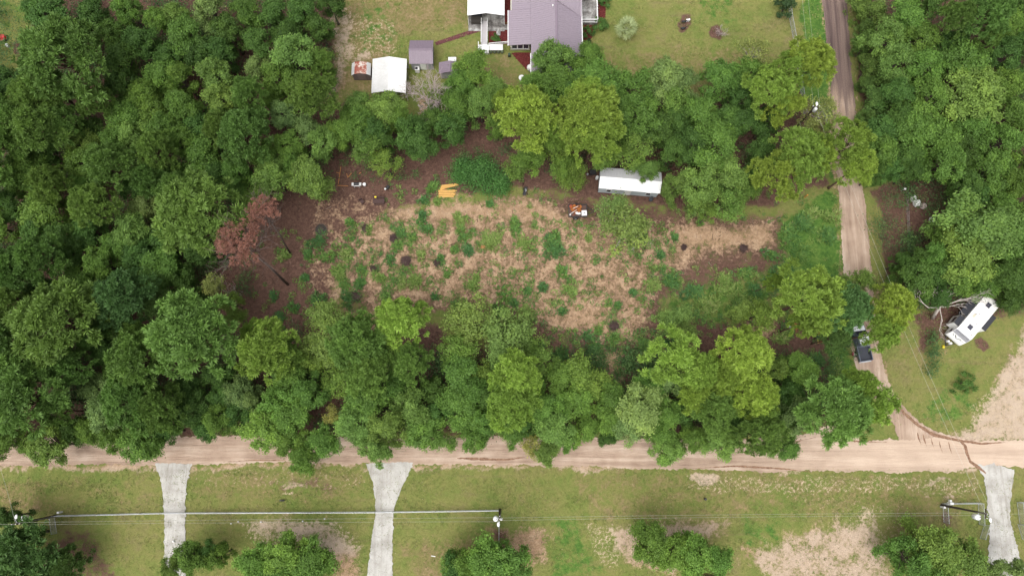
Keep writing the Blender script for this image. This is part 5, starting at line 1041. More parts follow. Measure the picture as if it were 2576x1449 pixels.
for sx in (-.4, .4):
    for sy in (-.28, .28): MB().box(P(p.x + sx, p.y + sy, .36), (.06, .06, .72)).build('leg', M_steel, o)
p = G(917, 465, .3); o = thing('white_bucket', P(p.x, p.y, 0), 'white bucket standing right of the white grill', 'bucket'); MB().lathe(P(p.x, p.y, 0), [(.2, 0), (.24, .5), (.26, .52), (.26, .56), (.0, .58)], 12).build('body', M_white, o); MB().tube([P(p.x + .25 * math.cos(a_), p.y - .1, .5 + .1 * math.sin(a_)) for a_ in np.linspace(0, 3.14, 7)], .012, 4).build('handle', M_steel, o)
p = G(973, 473, .2); o = thing('tool_case', P(p.x, p.y, 0), 'small black and white case lying between the grill and the lumber', 'case', rz=0); MB().box(P(p.x + .1, p.y + .06, .22), (.42, .55, .4), -.6).build('body', M_black, o); MB().box(P(p.x - .14, p.y - .12, .24), (.22, .5, .36), -.6).build('side_panel', M_white, o)
# dark slatted bench with stacked boards
M_brown = paint('dark_stained_boards', (.075, .045, .042), .75, .2, 0, .15)
p = G(953, 506, .4); o = thing('wooden_bench', P(p.x, p.y, 0), 'wide dark brown wooden bench at the sandy edge of the clearing', 'bench', rz=0)
mb = MB()
for k in range(4): mb.box(P(p.x, p.y - .28 + k * .17, .45), (1.75, .15, .05))
mb.build('seat', M_brown, o); mb = MB()
for k in range(3): mb.box(P(p.x, p.y + .42 + k * .05, .6 + k * .16), (1.75, .05, .14))
mb.build('backrest', M_brown, o); mb = MB()
for k in range(9): mb.box(P(p.x - .7 + k * .175, p.y - .5, .25), (.06, .3, .06))
mb.build('front_slats', M_brown, o)
for sx in (-.75, .75):
    for sy in (-.3, .35): MB().box(P(p.x + sx, p.y + sy, .21), (.09, .09, .42)).build('leg', M_brown, o)
q = G(945, 497, .9); o = thing('yellow_box', P(q.x, q.y, .98), 'small bright yellow box on the back of the dark bench', 'box'); MB().box(P(q.x, q.y, 1.04), (.26, .2, .12)).build('body', paint('bright_yellow', (.75, .58, .03), .5), o); MB().box(P(q.x, q.y, 1.115), (.28, .22, .03)).build('lid', paint('bright_yellow', 0), o)
p = G(911, 508, .3); o = thing('wooden_chair', P(p.x, p.y, 0), 'dark wooden chair tipped beside the left end of the brown bench', 'chair', rz=0); MB().box(P(p.x, p.y, .42), (.55, .5, .06), .6).build('seat', M_brown, o); MB().box(P(p.x - .2, p.y + .22, .75), (.55, .06, .6), .6).build('backrest', M_brown, o)
for a_ in (.2, 1.77, 3.34, 4.9): MB().box(P(p.x + .26 * math.cos(a_), p.y + .26 * math.sin(a_), .2), (.06, .06, .4)).build('leg', M_brown, o)
# loose boards by the trees
M_ob = paint('orange_board', (.38, .17, .06), .75, .2, 0, .15)
for (a_, b_, lab) in (((857.6, 420), (851, 463), 'long thin orange board lying upright on the photo beside the bright green tree'), ((849, 467), (876, 468.5), 'orange board lying level, left of the white grill'), ((872, 437), (875, 447), 'short orange board, left one of a crossed pair above the grill'), ((884, 436), (876, 446), 'short orange board, right one of a crossed pair above the grill'), ((903, 437), (909, 434), 'tiny orange board end, above and right of the grill'), ((846, 434), (856, 437), 'short orange board nailed across the long upright board')):
    o = MB().bar(G(*a_, .06), G(*b_, .06), .10, .06).build('loose_board', M_ob); tag(o, lab, 'board', 'loose orange boards')
# ring of stones for fires
c0 = G(808, 578); fr = thing('fire_ring', c0, 'round stone-edged fire pit at the left end of the clearing', 'fire pit'); rr = random.Random(3)
MB().lathe(c0, [(.88, .0), (.86, .03), (.3, .07), (0.01, .10)], 22).build('ash_bed', M_dark, fr)
for k in range(26):
    a_ = k / 26 * 6.283; MB().blob(c0 + Vector((.95 * math.cos(a_), .95 * math.sin(a_), .08)), (.12, .1, .1), 6, 4, .2, k).build('edging_stone', paint('brown_fieldstone', (.17, .115, .09), .9, .1), fr)
for k in range(7):
    a_ = rr.uniform(0, 3.1); MB().tube([c0 + Vector((-.5 * math.cos(a_), -.5 * math.sin(a_), .12)), c0 + Vector((.5 * math.cos(a_), .5 * math.sin(a_), .25))], .04, 5).build('charred_log', M_bark, fr)
# heaps of cut brush
M_brushw = paint('dark_brushwood', (.075, .050, .046), .95, .05)
for (x, y, rd, lab) in ((1022, 656, .95, 'largest dark brush heap, right of the weedy left end of the clearing'), (919, 574, .7, 'round dark brush heap right of the fire pit'), (990, 600, .75, 'dark brush heap between two weed clumps below the lumber and bench'), (893, 746, .95, 'flat dark brush heap near the lower left of the clearing'), (939, 676, .6, 'small dark brush heap below the round one by the fire pit'), (1099, 662, .65, 'loose dark brush heap right of the largest heap'), (1545, 820, .9, 'dark litter heap in the lower right of the clearing'), (1870, 625, .75, 'dark brush heap on the sand at the right end of the clearing'), (1720, 622, .5, 'small dark brush heap on the sand right of the feathery tree')):
    c0 = G(x, y); rr = random.Random(int(x)); mb = MB()
    for k in range(90):
        a_ = rr.uniform(0, 6.283); q = rd * math.sqrt(rr.random()); z = .32 * rd * (1 - (q / rd) ** 2) + .03; e = rr.uniform(0, 6.283); L = rr.uniform(.15, .5)
        p = c0 + Vector((q * math.cos(a_), q * math.sin(a_), z)); d = Vector((math.cos(e), math.sin(e), rr.uniform(-.25, .35))) * L; mb.tube([p - d * .5, p + d * .5], rr.uniform(.008, .025), 4)
    o = mb.blob(c0, (rd * .8, rd * .8, .22 * rd), 12, 5, .2, int(x), -.05).build('brush_heap', M_brushw); tag(o, lab, 'brush heap', 'brush heaps in the clearing')
p = G(1215, 622); o = thing('orange_crate', p, 'small flat orange crate in the middle of the clearing', 'crate'); mb = MB(); mo = paint('faded_orange_plastic', (.50, .19, .08), .6)
for sx, sy, w1, w2 in ((-.28, 0, .05, .4), (.28, 0, .05, .4), (0, -.19, .6, .05), (0, .19, .6, .05)): mb.box(p + Vector((sx, sy, .12)), (w1, w2, .22))
mb.build('sides', mo, o); MB().box(p + Vector((0, 0, .03)), (.56, .36, .04)).build('base', mo, o)
p = G(1321, 481, .3); o = thing('hand_cart', P(p.x, p.y, 0), 'narrow black cart standing in the litter right of the brush thicket', 'cart'); MB().box(P(p.x, p.y, .32), (.5, 1.35, .08), -.25).build('deck', M_black, o); mb = MB()
for sx in (-1, 1): mb.box(P(p.x, p.y, .45) + Vector((sx * .24, sx * .06, 0)), (.04, 1.3, .22), -.25)
mb.build('sides', M_black, o)
for sx, sy in ((-.32, .4), (.22, .52), (-.22, -.52), (.32, -.4)): MB().cyl(P(p.x + sx, p.y + sy, .15), .15, .09, 10, 'x').build('wheel', M_tyre, o)
MB().tube([P(p.x + .05, p.y - .1, .4), P(p.x + .2, p.y + .02, .46), P(p.x + .16, p.y + .22, .44), P(p.x - .04, p.y + .2, .42)], .035, 6).build('white_strap', M_white, o)
p = G(2062, 850, .8); o = thing('orange_bench', P(p.x, p.y, 0), 'orange wooden bench and post under the pine left of the lane', 'bench'); ms = paint('orange_wood', (.50, .24, .05), .7)
MB().box(P(p.x + .1, p.y + .9, .5), (.32, .85, .06)).build('seat', M_ob, o); MB().box(P(p.x - .1, p.y - .1, .6), (.55, .2, .08), .35).build('armrest', ms, o); MB().box(P(p.x - .2, p.y - .5, .55), (.18, .5, .1), .1).build('footrest', ms, o); MB().box(P(p.x + .3, p.y + .3, .4), (.1, 1.9, .8)).build('backrest', M_ob, o)
MB().box(P(p.x - .2, p.y + .25, .3), (.7, .4, .6)).build('base', M_black, o)
p = G(1988, 823, .2); o = thing('white_pail', P(p.x, p.y, 0), 'small white pail beside the dry orange palmetto', 'pail'); MB().lathe(P(p.x, p.y, 0), [(.12, 0), (.16, .3), (.17, .32), (.14, .32), (.11, .05)], 10).build('body', M_white, o); MB().tube([P(p.x + .15 * math.cos(a_), p.y, .3 + .1 * math.sin(a_)) for a_ in np.linspace(0, 3.14, 6)], .01, 4).build('handle', M_steel, o)
p = G(2030, 492, 1.0); o = thing('marker_post', P(p.x, p.y, 0), 'short orange marker post standing in grass left of the lane', 'post'); MB().box(P(p.x, p.y, .6), (.16, .12, 1.2)).build('post_body', ms, o); MB().box(P(p.x, p.y, 1.23), (.22, .18, .06)).build('cap', ms, o)

# ------------------------------------------------------------------ travel trailer (white camper)
fl, fr_ = G(2412.5, 824, 3.1), G(2443, 852.7, 3.1); rl_ = G(2474, 750.5, 3.1)
ra = (rl_ - fl).normalized(); rb = Vector((-ra.y, ra.x, 0)); fc = (fl + fr_) / 2; RW = 1.24; RL = 6.9
rv = thing('travel_trailer', P(fc.x + ra.x * 3, fc.y + ra.y * 3, 0), 'white camper trailer with dark roof hatches parked beside the bleached dead tree', 'camper')
def V_(a, b, z): q = fc + ra * a + rb * b; return P(q.x, q.y, z)
angr = math.atan2(ra.y, ra.x)
prof = [(RL, .55), (RL, 3.02), (RL - .08, 3.1), (.0, 3.1), (-.42, 2.72), (-.62, 2.35), (-.95, 1.55), (-1.02, 1.1), (-.85, .6), (0, .55)]
M_rv = paint('white_fibreglass', (.80, .80, .79), .3, .5, 0, .03)
mb = MB(); n = len(prof)
mb.add([V_(a, -RW, z) for a, z in prof] + [V_(a, RW, z) for a, z in prof], [tuple(range(n)), tuple(range(2 * n - 1, n - 1, -1))] + [((i + 1) % n, i, n + i, n + (i + 1) % n) for i in range(n)])
mb.build('body', M_rv, rv)
MB().slab([V_(.02, RW * .98, 3.125), V_(.02, -RW * .98, 3.125), V_(RL - .12, -RW * .98, 3.125), V_(RL - .12, RW * .98, 3.125)][::-1], .022).build('roof', paint('roof_membrane', (.82, .80, .77), .6, .3, 0, .05, .8, (.4, .33, .25)), rv)
q = [V_(.03, -RW * .97, 3.10), V_(.03, RW * .97, 3.10), V_(-.60, RW * .97, 2.385), V_(-.60, -RW * .97, 2.385)]
up = Vector((0, 0, .012)) - ra * .012
MB().add([V_(.03, -RW * .97, 3.09) + up, V_(-.40, -RW * .97, 2.735) + up, V_(-.40, RW * .97, 2.735) + up, V_(.03, RW * .97, 3.09) + up], [(3, 2, 1, 0), (0, 1, 2, 3)]).add([V_(-.40, -RW * .97, 2.735) + up, V_(-.605, -RW * .97, 2.37) + up, V_(-.605, RW * .97, 2.37) + up, V_(-.40, RW * .97, 2.735) + up], [(3, 2, 1, 0)]).build('front_cap', paint('silver_grey_cap', (.33, .33, .36), .3, .5, .2, .03), rv)
mb = MB(); u2 = -ra * .022 + Vector((0, 0, .012))
def capz(a): return 2.35 + (a + .62) / (-.33) * -0.8 * -1 if False else 2.35 - (-.62 - a) * (.8 / .33)
for pts in (((.55, -.64), (.05, -.80), (.0, -.86), (.5, -.72)), ((-.55, -.64), (-.05, -.80), (0, -.86), (-.5, -.72)), ((.95, -.66), (.6, -.78), (.58, -.82), (.93, -.70)), ((-.95, -.66), (-.6, -.78), (-.58, -.82), (-.93, -.70))):
    mb.add([V_(a, b, capz(a)) + u2 for b, a in pts], [(0, 1, 2, 3), (3, 2, 1, 0)])
mb.build('chevron_decal', M_black, rv)
for a, w1 in ((1.15, .75), (5.55, .75)):
    h = MB().box(V_(a, 0.05, 3.2), (w1 + .12, w1 + .02, .14), angr).build('roof_hatch', M_white, rv); MB().box(V_(a, .05, 3.285), (w1, w1 - .1, .035), angr, taper=.94).build('hatch_lid', paint('smoked_plastic', (.05, .05, .07), .25, .5), h)
MB().box(V_(2.6, .05, 3.17), (.42, .42, .09), angr).build('roof_vent', M_white, rv)
for a, b in ((2.1, -.35), (3.3, .55), (3.6, .2), (.4, -.75)): MB().cyl(V_(a, b, 3.17), .07, .12).build('vent_pipe', M_dark, rv)
MB().box(V_(3.0, .6, 3.15), (.7, .38, .05), angr).build('solar_panel', paint('tan_panel', (.50, .47, .38), .5), rv)
# slide-outs with dark toppers
for (a0, a1, s, dep, za, zb) in ((.35, 2.0, 1, .72, .8, 2.75), (2.45, 5.1, -1, .80, .75, 2.7)):
    so_ = MB().box(V_((a0 + a1) / 2, s * (RW + dep / 2 - .01), (za + zb) / 2), (a1 - a0, dep, zb - za), angr).build('slide_out', M_rv, rv)
    MB().box(V_((a0 + a1) / 2, s * (RW + dep / 2 + .02), zb + .03), (a1 - a0 + .06, dep + .06, .05), angr).build('slide_topper', paint('black_awning', (.035, .037, .045), .7, .2), so_)
    MB().box(V_((a0 + a1) / 2, s * (RW + dep + .005), 1.9), (1.0, .03, .7), angr).build('window', M_glass, so_)
aw = MB().slab([V_(2.3, RW + .02, 2.85), V_(2.3, RW + 1.0, 2.5), V_(4.9, RW + 1.0, 2.5), V_(4.9, RW + .02, 2.85)][::-1], .03).build('awning', paint('black_awning', 0), rv); mb = MB()
for a in (2.32, 4.88): mb.bar(V_(a, RW + .03, 1.0), V_(a, RW + 1.0, 2.48), .05)
mb.build('awning_arm', M_steel, aw)
MB().box(V_(-.25, RW + .005, 1.75), (.55, .03, .55), angr).build('window', M_glass, rv); d = MB().box(V_(5.6, RW + .01, 1.55), (.7, .04, 1.9), angr).build('door', M_rv, rv); MB().box(V_(5.35, RW + .045, 1.5), (.06, .05, .12), angr).build('handle', M_black, d)
for s in (-1, 1):
    for a in (3.1, 3.95): wv = MB().cyl(V_(a, s * (RW - .14), .35), .35, .24, 16, rb).build('wheel', M_tyre, rv); MB().cyl(V_(a, s * (RW - .01), .35), .18, .02, 12, rb).build('rim', M_steel, wv)
MB().bar(V_(-.8, .9, .5), V_(-2.1, 0, .5), .1).bar(V_(-.8, -.9, .5), V_(-2.1, 0, .5), .1).build('hitch_frame', M_black, rv)
MB().bar(V_(-2.0, 0, .05), V_(-2.0, 0, .9), .09).build('jack', M_black, rv)
for b in (-.2, .24): MB().lathe(V_(-1.45, b, .5), [(.17, 0), (.19, .06), (.19, .45), (.12, .58), (.06, .62)], 12).build('gas_cylinder', M_white, rv, True)
p = V_(-2.25, .02, 0); o = thing('yellow_block', p, 'bright yellow block under the hitch of the white camper', 'block'); MB().box(p + Vector((0, 0, .3)), (.42, .2, .12), angr + .3).build('upper_block', paint('bright_yellow', 0), o); MB().box(p + Vector((.02, 0, .12)), (.46, .3, .22), angr + .3).build('lower_block', paint('bright_yellow', 0), o)

# ------------------------------------------------------------------ pickup truck on the lane
pc = G(2166.5, 857, .9); tk = thing('pickup_truck', P(pc.x, pc.y, 0), 'slate-grey crew-cab pickup, its roof pale with reflected sky, parked on the lane under pines', 'truck')
ha = R(8.3); hf = Vector((-math.sin(ha), math.cos(ha), 0)); hr = Vector((math.cos(ha), math.sin(ha), 0))
def T_(a, b, z): q = pc + hf * a + hr * b; return P(q.x, q.y, z)
M_slate = paint('slate_car_paint', (.115, .135, .175), .28, .5, .35, .03, 3, (.12, .10, .08), .6)
M_sky_sheen = paint('painted_sky_sheen', (.72, .73, .75), .18, .5, .1, .02, 3, (.12, .10, .08), .8)  # slate truck; sky reflection on roof and hood painted in as a pale colour
def prism(secs):
    mb = MB(); n = len(secs[0])
    for s in secs: mb.v += [tuple(T_(*q)) for q in s]
    for i in range(len(secs) - 1):
        for k in range(n): mb.f.append((i * n + k, i * n + (k + 1) % n, (i + 1) * n + (k + 1) % n, (i + 1) * n + k))
    mb.f += [tuple(range(n - 1, -1, -1)), tuple(range((len(secs) - 1) * n, len(secs) * n))]
    return mb
def ring(a, wd, z0, z1, tw): return [(a, -wd, z0), (a, wd, z0), (a, wd, (z0 + z1) / 2), (a, tw, z1), (a, -tw, z1), (a, -wd, (z0 + z1) / 2)]
prism([ring(-.85, .96, .42, 1.12, .93), ring(.9, .97, .42, 1.12, .93), ring(1.5, .97, .42, 1.14, .92), ring(2.6, .95, .45, 1.06, .84), ring(2.95, .82, .5, .95, .70)]).build('body', M_slate, tk)
MB().slab([T_(1.45, -.84, 1.155), T_(1.45, .84, 1.155), T_(2.6, .78, 1.085), T_(2.6, -.78, 1.085)], .02).build('hood', M_sky_sheen, tk)
prism([ring(-.80, .88, 1.1, 1.85, .70), ring(-.45, .9, 1.1, 1.9, .74), ring(.75, .9, 1.1, 1.9, .74), ring(1.45, .88, 1.1, 1.2, .84)]).build('cab', M_slate, tk)
MB().slab([T_(-.5, -.72, 1.925), T_(-.5, .72, 1.925), T_(.74, .72, 1.925), T_(.74, -.72, 1.925)], .022).build('roof', M_sky_sheen, tk)
MB().slab([T_(.78, -.73, 1.90), T_(.78, .73, 1.90), T_(1.42, .82, 1.24), T_(1.42, -.82, 1.24)], .012).build('windshield', M_glass, tk)
MB().slab([T_(-.83, -.68, 1.30), T_(-.83, .68, 1.30), T_(-.81, .66, 1.78), T_(-.81, -.66, 1.78)][::-1], .012).build('rear_window', M_glass, tk)
for s in (-1, 1):
    for a0, a1 in ((-.35, .15), (.25, .8)): MB().add([T_(a0, s * .885, 1.3), T_(a1, s * .885, 1.3), T_(a1 - .05, s * .79, 1.75), T_(a0 + .03, s * .79, 1.75)], [(0, 1, 2, 3), (3, 2, 1, 0)]).build('side_window', M_glass, tk)
    MB().box(T_(1.05, s * 1.08, 1.25), (.24, .16, .2), ha).build('mirror', M_slate, tk)
    MB().box(T_(-1.95, s * .93, .88), (.10, 2.1, .62), ha).build('bed_side', M_slate, tk)
    MB().box(T_(2.86, s * .62, .82), (.3, .12, .18), ha).build('headlight', M_white, tk); MB().box(T_(-3.02, s * .88, .88), (.14, .06, .34), ha).build('tail_light', paint('red_lens', (.35, .02, .02), .3), tk)
    for a in (1.95, -1.85): wv = MB().cyl(T_(a, s * .86, .38), .38, .25, 18, hr).build('wheel', M_tyre, tk); MB().cyl(T_(a, s * .99, .38), .2, .02, 12, hr).build('rim', M_steel, wv)
MB().box(T_(-1.93, 0, .62), (1.78, 2.1, .06), ha).build('bed_floor', paint('bed_liner', (.045, .05, .065), .6, .3), tk); MB().box(T_(-2.98, 0, .87), (1.78, .09, .62), ha).build('tailgate', M_slate, tk); MB().box(T_(-.89, 0, .87), (1.78, .06, .55), ha).build('bed_front', M_slate, tk)
MB().box(T_(-3.1, 0, .55), (1.8, .14, .18), ha).build('bumper', M_steel, tk); MB().box(T_(2.98, 0, .6), (1.7, .1, .2), ha).build('bumper', M_steel, tk)
p = G(2144, 891, .9); o = thing('mailbox', P(p.x, p.y, 0), 'dark red and white mailbox on a post left of the parked truck', 'mailbox'); MB().box(P(p.x, p.y, .5), (.1, .1, 1.0)).build('post', M_bark, o); MB().tube([P(p.x, p.y - .28, 1.1), P(p.x, p.y + .28, 1.1)], .15, 10).build('box_body', paint('dark_red_paint', (.16, .02, .02), .4), o); MB().cyl(P(p.x + .16, p.y, 1.12), .12, .06).build('lid', M_white, o)

# ------------------------------------------------------------------ chain-link fences and gates
def lattice(mb, a, b, h, st=.28):
    L = (b - a).length; u = (b - a) / L; k = int(L / st) + 1
    for i in range(-int(h / st), k):
        for s in (1, -1):
            x0, x1 = i * st, i * st + h
            t0, t1 = max(0, -x0) / h, min(1, (L - x0) / h)
            if t1 <= t0: continue
            z = (lambda t: t * h) if s == 1 else (lambda t: h - t * h)
            p, q = a + u * (x0 + t0 * h) + Vector((0, 0, z(t0))), a + u * (x0 + t1 * h) + Vector((0, 0, z(t1)))
            mb.bar(p, q, .012)
def chain_fence(label, pts, h=1.25, name='chain_link_fence', group=None):
    Q = [G(*q) for q in pts]; t = thing(name, Q[0], label, 'fence' if 'gate' not in name else 'gate', group)
    rail, net = MB(), MB()
    for a, b in zip(Q, Q[1:]):
        rail.tube([a + Vector((0, 0, h)), b + Vector((0, 0, h))], .035, 6); rail.tube([a + Vector((0, 0, .06)), b + Vector((0, 0, .06))], .02, 5); lattice(net, a, b, h)
        n = max(1, round((b - a).length / 3.0)) if 'gate' not in name else 1
        for k in range(n + (1 if b is Q[-1] else 0)): p = a.lerp(b, k / n); MB().tube([p, p + Vector((0, 0, h + .07))], .04, 7).build('post', M_steel, t)
    rail.build('rail', M_steel, t); net.build('mesh', M_steel, t)
GF = 'gates of the long silver fence'
chain_fence('silver chain-link fence at left, from the corner trees to the left driveway', [(143, 1340), (137, 1296), (410, 1289)])
chain_fence('silver gate across the left gravel driveway', [(411, 1289), (466, 1288.5)], 1.2, 'driveway_gate', GF)
chain_fence('silver chain-link fence between the two long gravel driveways', [(467, 1288.5), (944, 1286.5)])
chain_fence('silver gate across the middle gravel driveway', [(945, 1286.5), (990, 1286)], 1.2, 'driveway_gate', GF)
chain_fence('silver chain-link fence from the middle driveway to the centre power pole', [(991, 1286), (1255, 1282)])
chain_fence('thin wire fence running from the centre power pole towards the bottom edge', [(1256, 1283), (1254, 1520)], 1.1)
chain_fence('silver chain-link fence corner left of the right-hand gravel driveway', [(2374, 1313), (2371, 1265), (2460, 1264), (2463, 1318)], 1.3)
chain_fence('open chain-link gate leaf left of the right-hand gravel driveway', [(2476, 1319), (2465, 1353)], 1.25, 'driveway_gate')
chain_fence('chain-link fence at the right edge beyond the right-hand driveway', [(2600, 1262), (2558, 1263), (2565, 1317)], 1.3)
chain_fence('open chain-link gate leaf at the right edge of the photo', [(2560, 1318), (2572, 1356)], 1.25, 'driveway_gate')
chain_fence('chain-link fence along the lane side of the house lawn', [(1976, -80), (1986, 50), (1999, 118), (2010, 200), (2022, 290)], 1.3)
t = thing('wire_fence', G(2276, 478), 'old thin wire fence along the woods edge right of the lane', 'fence')
for a, b in (((2276, 478), (2281, 590)), ((2281, 590), (2282, 705))):
    A, B = G(*a), G(*b)
    for z in (.35, .65, .95): MB().tube([A + Vector((0, 0, z)), B + Vector((0, 0, z))], .012, 4).build('wire', M_steel, t)
    for k in range(4): q = A.lerp(B, k / 4); MB().tube([q, q + Vector((0, 0, 1.05))], .05, 6).build('post', M_bark, t)

# ------------------------------------------------------------------ power poles and lines
M_pole = bark_material('dark_pole_wood', (.035, .028, .024), (.09, .072, .06)); M_porc = paint('pale_transformer', (.66, .68, .68), .35, .5, 0, .04)
def power_pole(x, y, h, label, trans, lamp=None, arm=None, top=None):
    b = G(x, y); e = G(*top, h) if top else b + Vector((0, 0, h)); t = thing('power_pole', b, label, 'power pole', 'wooden power poles'); u = (e - b) / h
    MB().tube([b - Vector((0, 0, .1)), b.lerp(e, .5), e], [.17, .14, .11], 9).build('pole', M_pole, t)
    MB().bar(b.lerp(e, .02) + Vector((.16, 0, 0)), b.lerp(e, .72) + Vector((.14, 0, 0)), .05).build('conduit', M_steel, t)
    for (ox, oy, z, r) in trans:
        q = b + u * z + Vector((ox, oy, 0)); c = MB().lathe(q, [(r * .8, -.05), (r, 0), (r, .8), (r * .9, .88), (r * .3, .93)], 14).build('transformer', M_porc, t, True)
        MB().cyl(q + Vector((r * .35, 0, 1.02)), .05, .25).build('bushing', paint('brown_porcelain', (.10, .05, .04), .3), c); MB().bar(q + Vector((0, 0, .4)), b + u * (z + .4), .08).build('bracket', M_steel, c)
    if lamp:
        q = b + u * lamp[2]; k = q + Vector((lamp[0], lamp[1], .3)); l = MB().tube([q, q.lerp(k, .6) + Vector((0, 0, .25)), k], .04, 6).build('lamp_arm', M_steel, t); MB().blob(k, (.2, .32, .13), 10, 6, .0).build('lamp_head', M_white, l, True)
    if arm:
        q = b + u * (h - .25); MB().bar(q + Vector((-arm[0], -arm[1], 0)), q + Vector((arm[0], arm[1], 0)), .11, .13).build('crossarm', M_pole, t)
    for s in (-1, 0, 1): MB().cyl(e + Vector(((arm or (0, .4))[0] * s * .9, (arm or (0, .4))[1] * s * .9, .05)), .045, .2).build('insulator', M_white, t)
    return e
e1 = power_pole(140, 1297, 8.2, 'wooden power pole at the lower left with a pale round transformer', [(-.1, .55, 6.0, .34)], (-.1, .9, 7.9), (.55, .05))
e2 = power_pole(1257.5, 1281, 9.6, 'wooden power pole at the centre bottom with two white round fittings', [(-.5, -.1, 8.0, .33), (.26, -.15, 8.1, .15)], (-.15, -.9, 7.6), None, (1256.5, 1305))
e3 = power_pole(2369, 1270, 9.8, 'wooden power pole leaning outward by the right-hand gravel driveway', [(-.5, -.55, 7.9, .38)], (.35, -.75, 9.5), (.1, .6))
b4 = G(2053, 268, 9.5); e4 = power_pole(*[float(q) for q in toD(b4.x, b4.y)], 9.5, 'power pole by the lane, its white lamp showing through the yellowing tree', [(0, -.3, 8.6, .24)], (.1, .35, 9.3), (.5, 0))
def wire(label, a, b, off, sag=.5, rad=.010):
    pts = [a.lerp(b, k / 20) + off - Vector((0, 0, sag * 4 * (k / 20) * (1 - k / 20))) for k in range(21)]
    o = MB().tube(pts, rad, 4, False).build('power_line', M_wire); tag(o, label, 'power line', 'overhead power lines'); return o
M_wire = paint('pale_aluminium_wire', (.50, .49, .42), .5, .4, .3, .02)
far_r = G(3400, 1296, 10); far_l = G(-700, 1330, 8); far_n = G(1985, -520, 10)
wire('upper of two pale wires from the left power pole to the centre pole', e1, e2, Vector((0, .2, .1)), .5)
wire('lower of two pale wires from the left power pole to the centre pole', e1 + Vector((0, 0, -.9)), e2 + Vector((0, -.25, -1)), Vector((0, -.2, 0)), .5)
wire('upper of two pale wires from the centre power pole to the right pole', e2, e3, Vector((0, .15, .1)), .8)
wire('lower of two pale wires from the centre power pole to the right pole', e2 + Vector((0, 0, -1)), e3 + Vector((0, 0, -1)), Vector((0, -.3, 0)), .8)
wire('left of two pale wires crossing the lawn from the right pole to the lane pole', e3, e4, Vector((-.25, 0, .1)), 1.1)
wire('right of two pale wires crossing the lawn from the right pole to the lane pole', e3, e4, Vector((.65, 0, .1)), 1.1)
wire('left of two wires running along the lane to the top edge', e4, far_n, Vector((-.4, 0, .1)), .8)
wire('right of two wires running along the lane to the top edge', e4, far_n, Vector((.5, 0, .1)), .8)
wire('wire leaving the right power pole towards the right edge', e3, far_r, Vector((0, 0, .1)), .6)
wire('wire leaving the left power pole towards the left edge', e1, far_l, Vector((0, 0, .1)), .4)
wire('pale wire crossing the road corner at the left edge from the left pole', e1, G(-40, 1060, 8), Vector((0, 0, .1)), .4, .014)
for k, (x, y) in enumerate(((582, 1316), (600, 1311), (657, 1312), (762, 1310), (817, 1304))):
    p = G(x, y, 0); o = MB().blob(p + Vector((0, 0, .12)), (.13, .10, .12), 8, 5, .08, k).build('white_marker', M_white); tag(o, 'small white round marker in the grass behind the fence, between the two driveways', 'marker', 'white markers behind the fence')

# ------------------------------------------------------------------ right-hand woods edge: dumped bags
def bag(x, y, r, rz, label, m, sq=.55):
    p = G(x, y); mb = MB(); rr = random.Random(int(x)); n = 12; vs = []
    for i, (k, z) in enumerate(((.85, 0), (1.0, .25), (1.0, .6), (.86, .92), (.55, 1.0), (.2, .93))):
        for j in range(n):
            a = 2 * math.pi * j / n; sqr = 1 / max(abs(math.cos(a)), abs(math.sin(a))) ** sq; q = k * sqr * (1 + rr.uniform(-.08, .08))
            c, s = math.cos(a + rz), math.sin(a + rz); vs.append(p + Vector((r[0] * q * c, r[1] * q * s, r[2] * (z + rr.uniform(-.06, .06)))))
    fs = [(i * n + k, i * n + (k + 1) % n, (i + 1) * n + (k + 1) % n, (i + 1) * n + k) for i in range(5) for k in range(n)] + [tuple(range(n - 1, -1, -1)), tuple(range(5 * n, 6 * n))]
    t = thing('bulk_bag', p, label, 'bag', 'bulk bags at the woods edge'); mb.add(vs, fs).build('bag_body', m, t)
    for a in (.8, 2.4, 3.9, 5.5): q = p + Vector((r[0] * .8 * math.cos(a + rz), r[1] * .8 * math.sin(a + rz), r[2] * .9)); MB().tube([q + Vector((-.1, 0, 0)), q + Vector((0, 0, .14)), q + Vector((.1, .03, 0))], .02, 4).build('loop', m, t)
M_bag = paint('white_woven_bag', (.72, .72, .71), .8, .2, 0, .08); M_bag2 = paint('dusty_pink_bag', (.42, .34, .32), .85, .1, 0, .12)
bag(2294, 501, (.36, .52, .7), .3, 'uppermost of three clustered bulk bags at the woods edge', M_bag)
bag(2303, 513, (.52, .55, .75), .25, 'large white bulk bag in the middle of the clustered three', M_bag)
bag(2320, 520, (.46, .46, .6), .2, 'dusty pinkish bulk bag at the right of the cluster', M_bag2)
bag(2341, 555, (.30, .46, .55), .2, 'white upright bag standing apart, below the clustered bags', M_bag)
p = G(2275, 476, .9); o = thing('white_post', P(p.x, p.y, 0), 'white-capped post at the woods edge above the bulk bags', 'post'); MB().tube([P(p.x, p.y, 0), P(p.x, p.y, 1.0)], .06, 7).build('post_body', M_steel, o); MB().blob(P(p.x, p.y, 1.08), (.22, .22, .16), 9, 5, .12, 3).build('cap', M_bag, o)
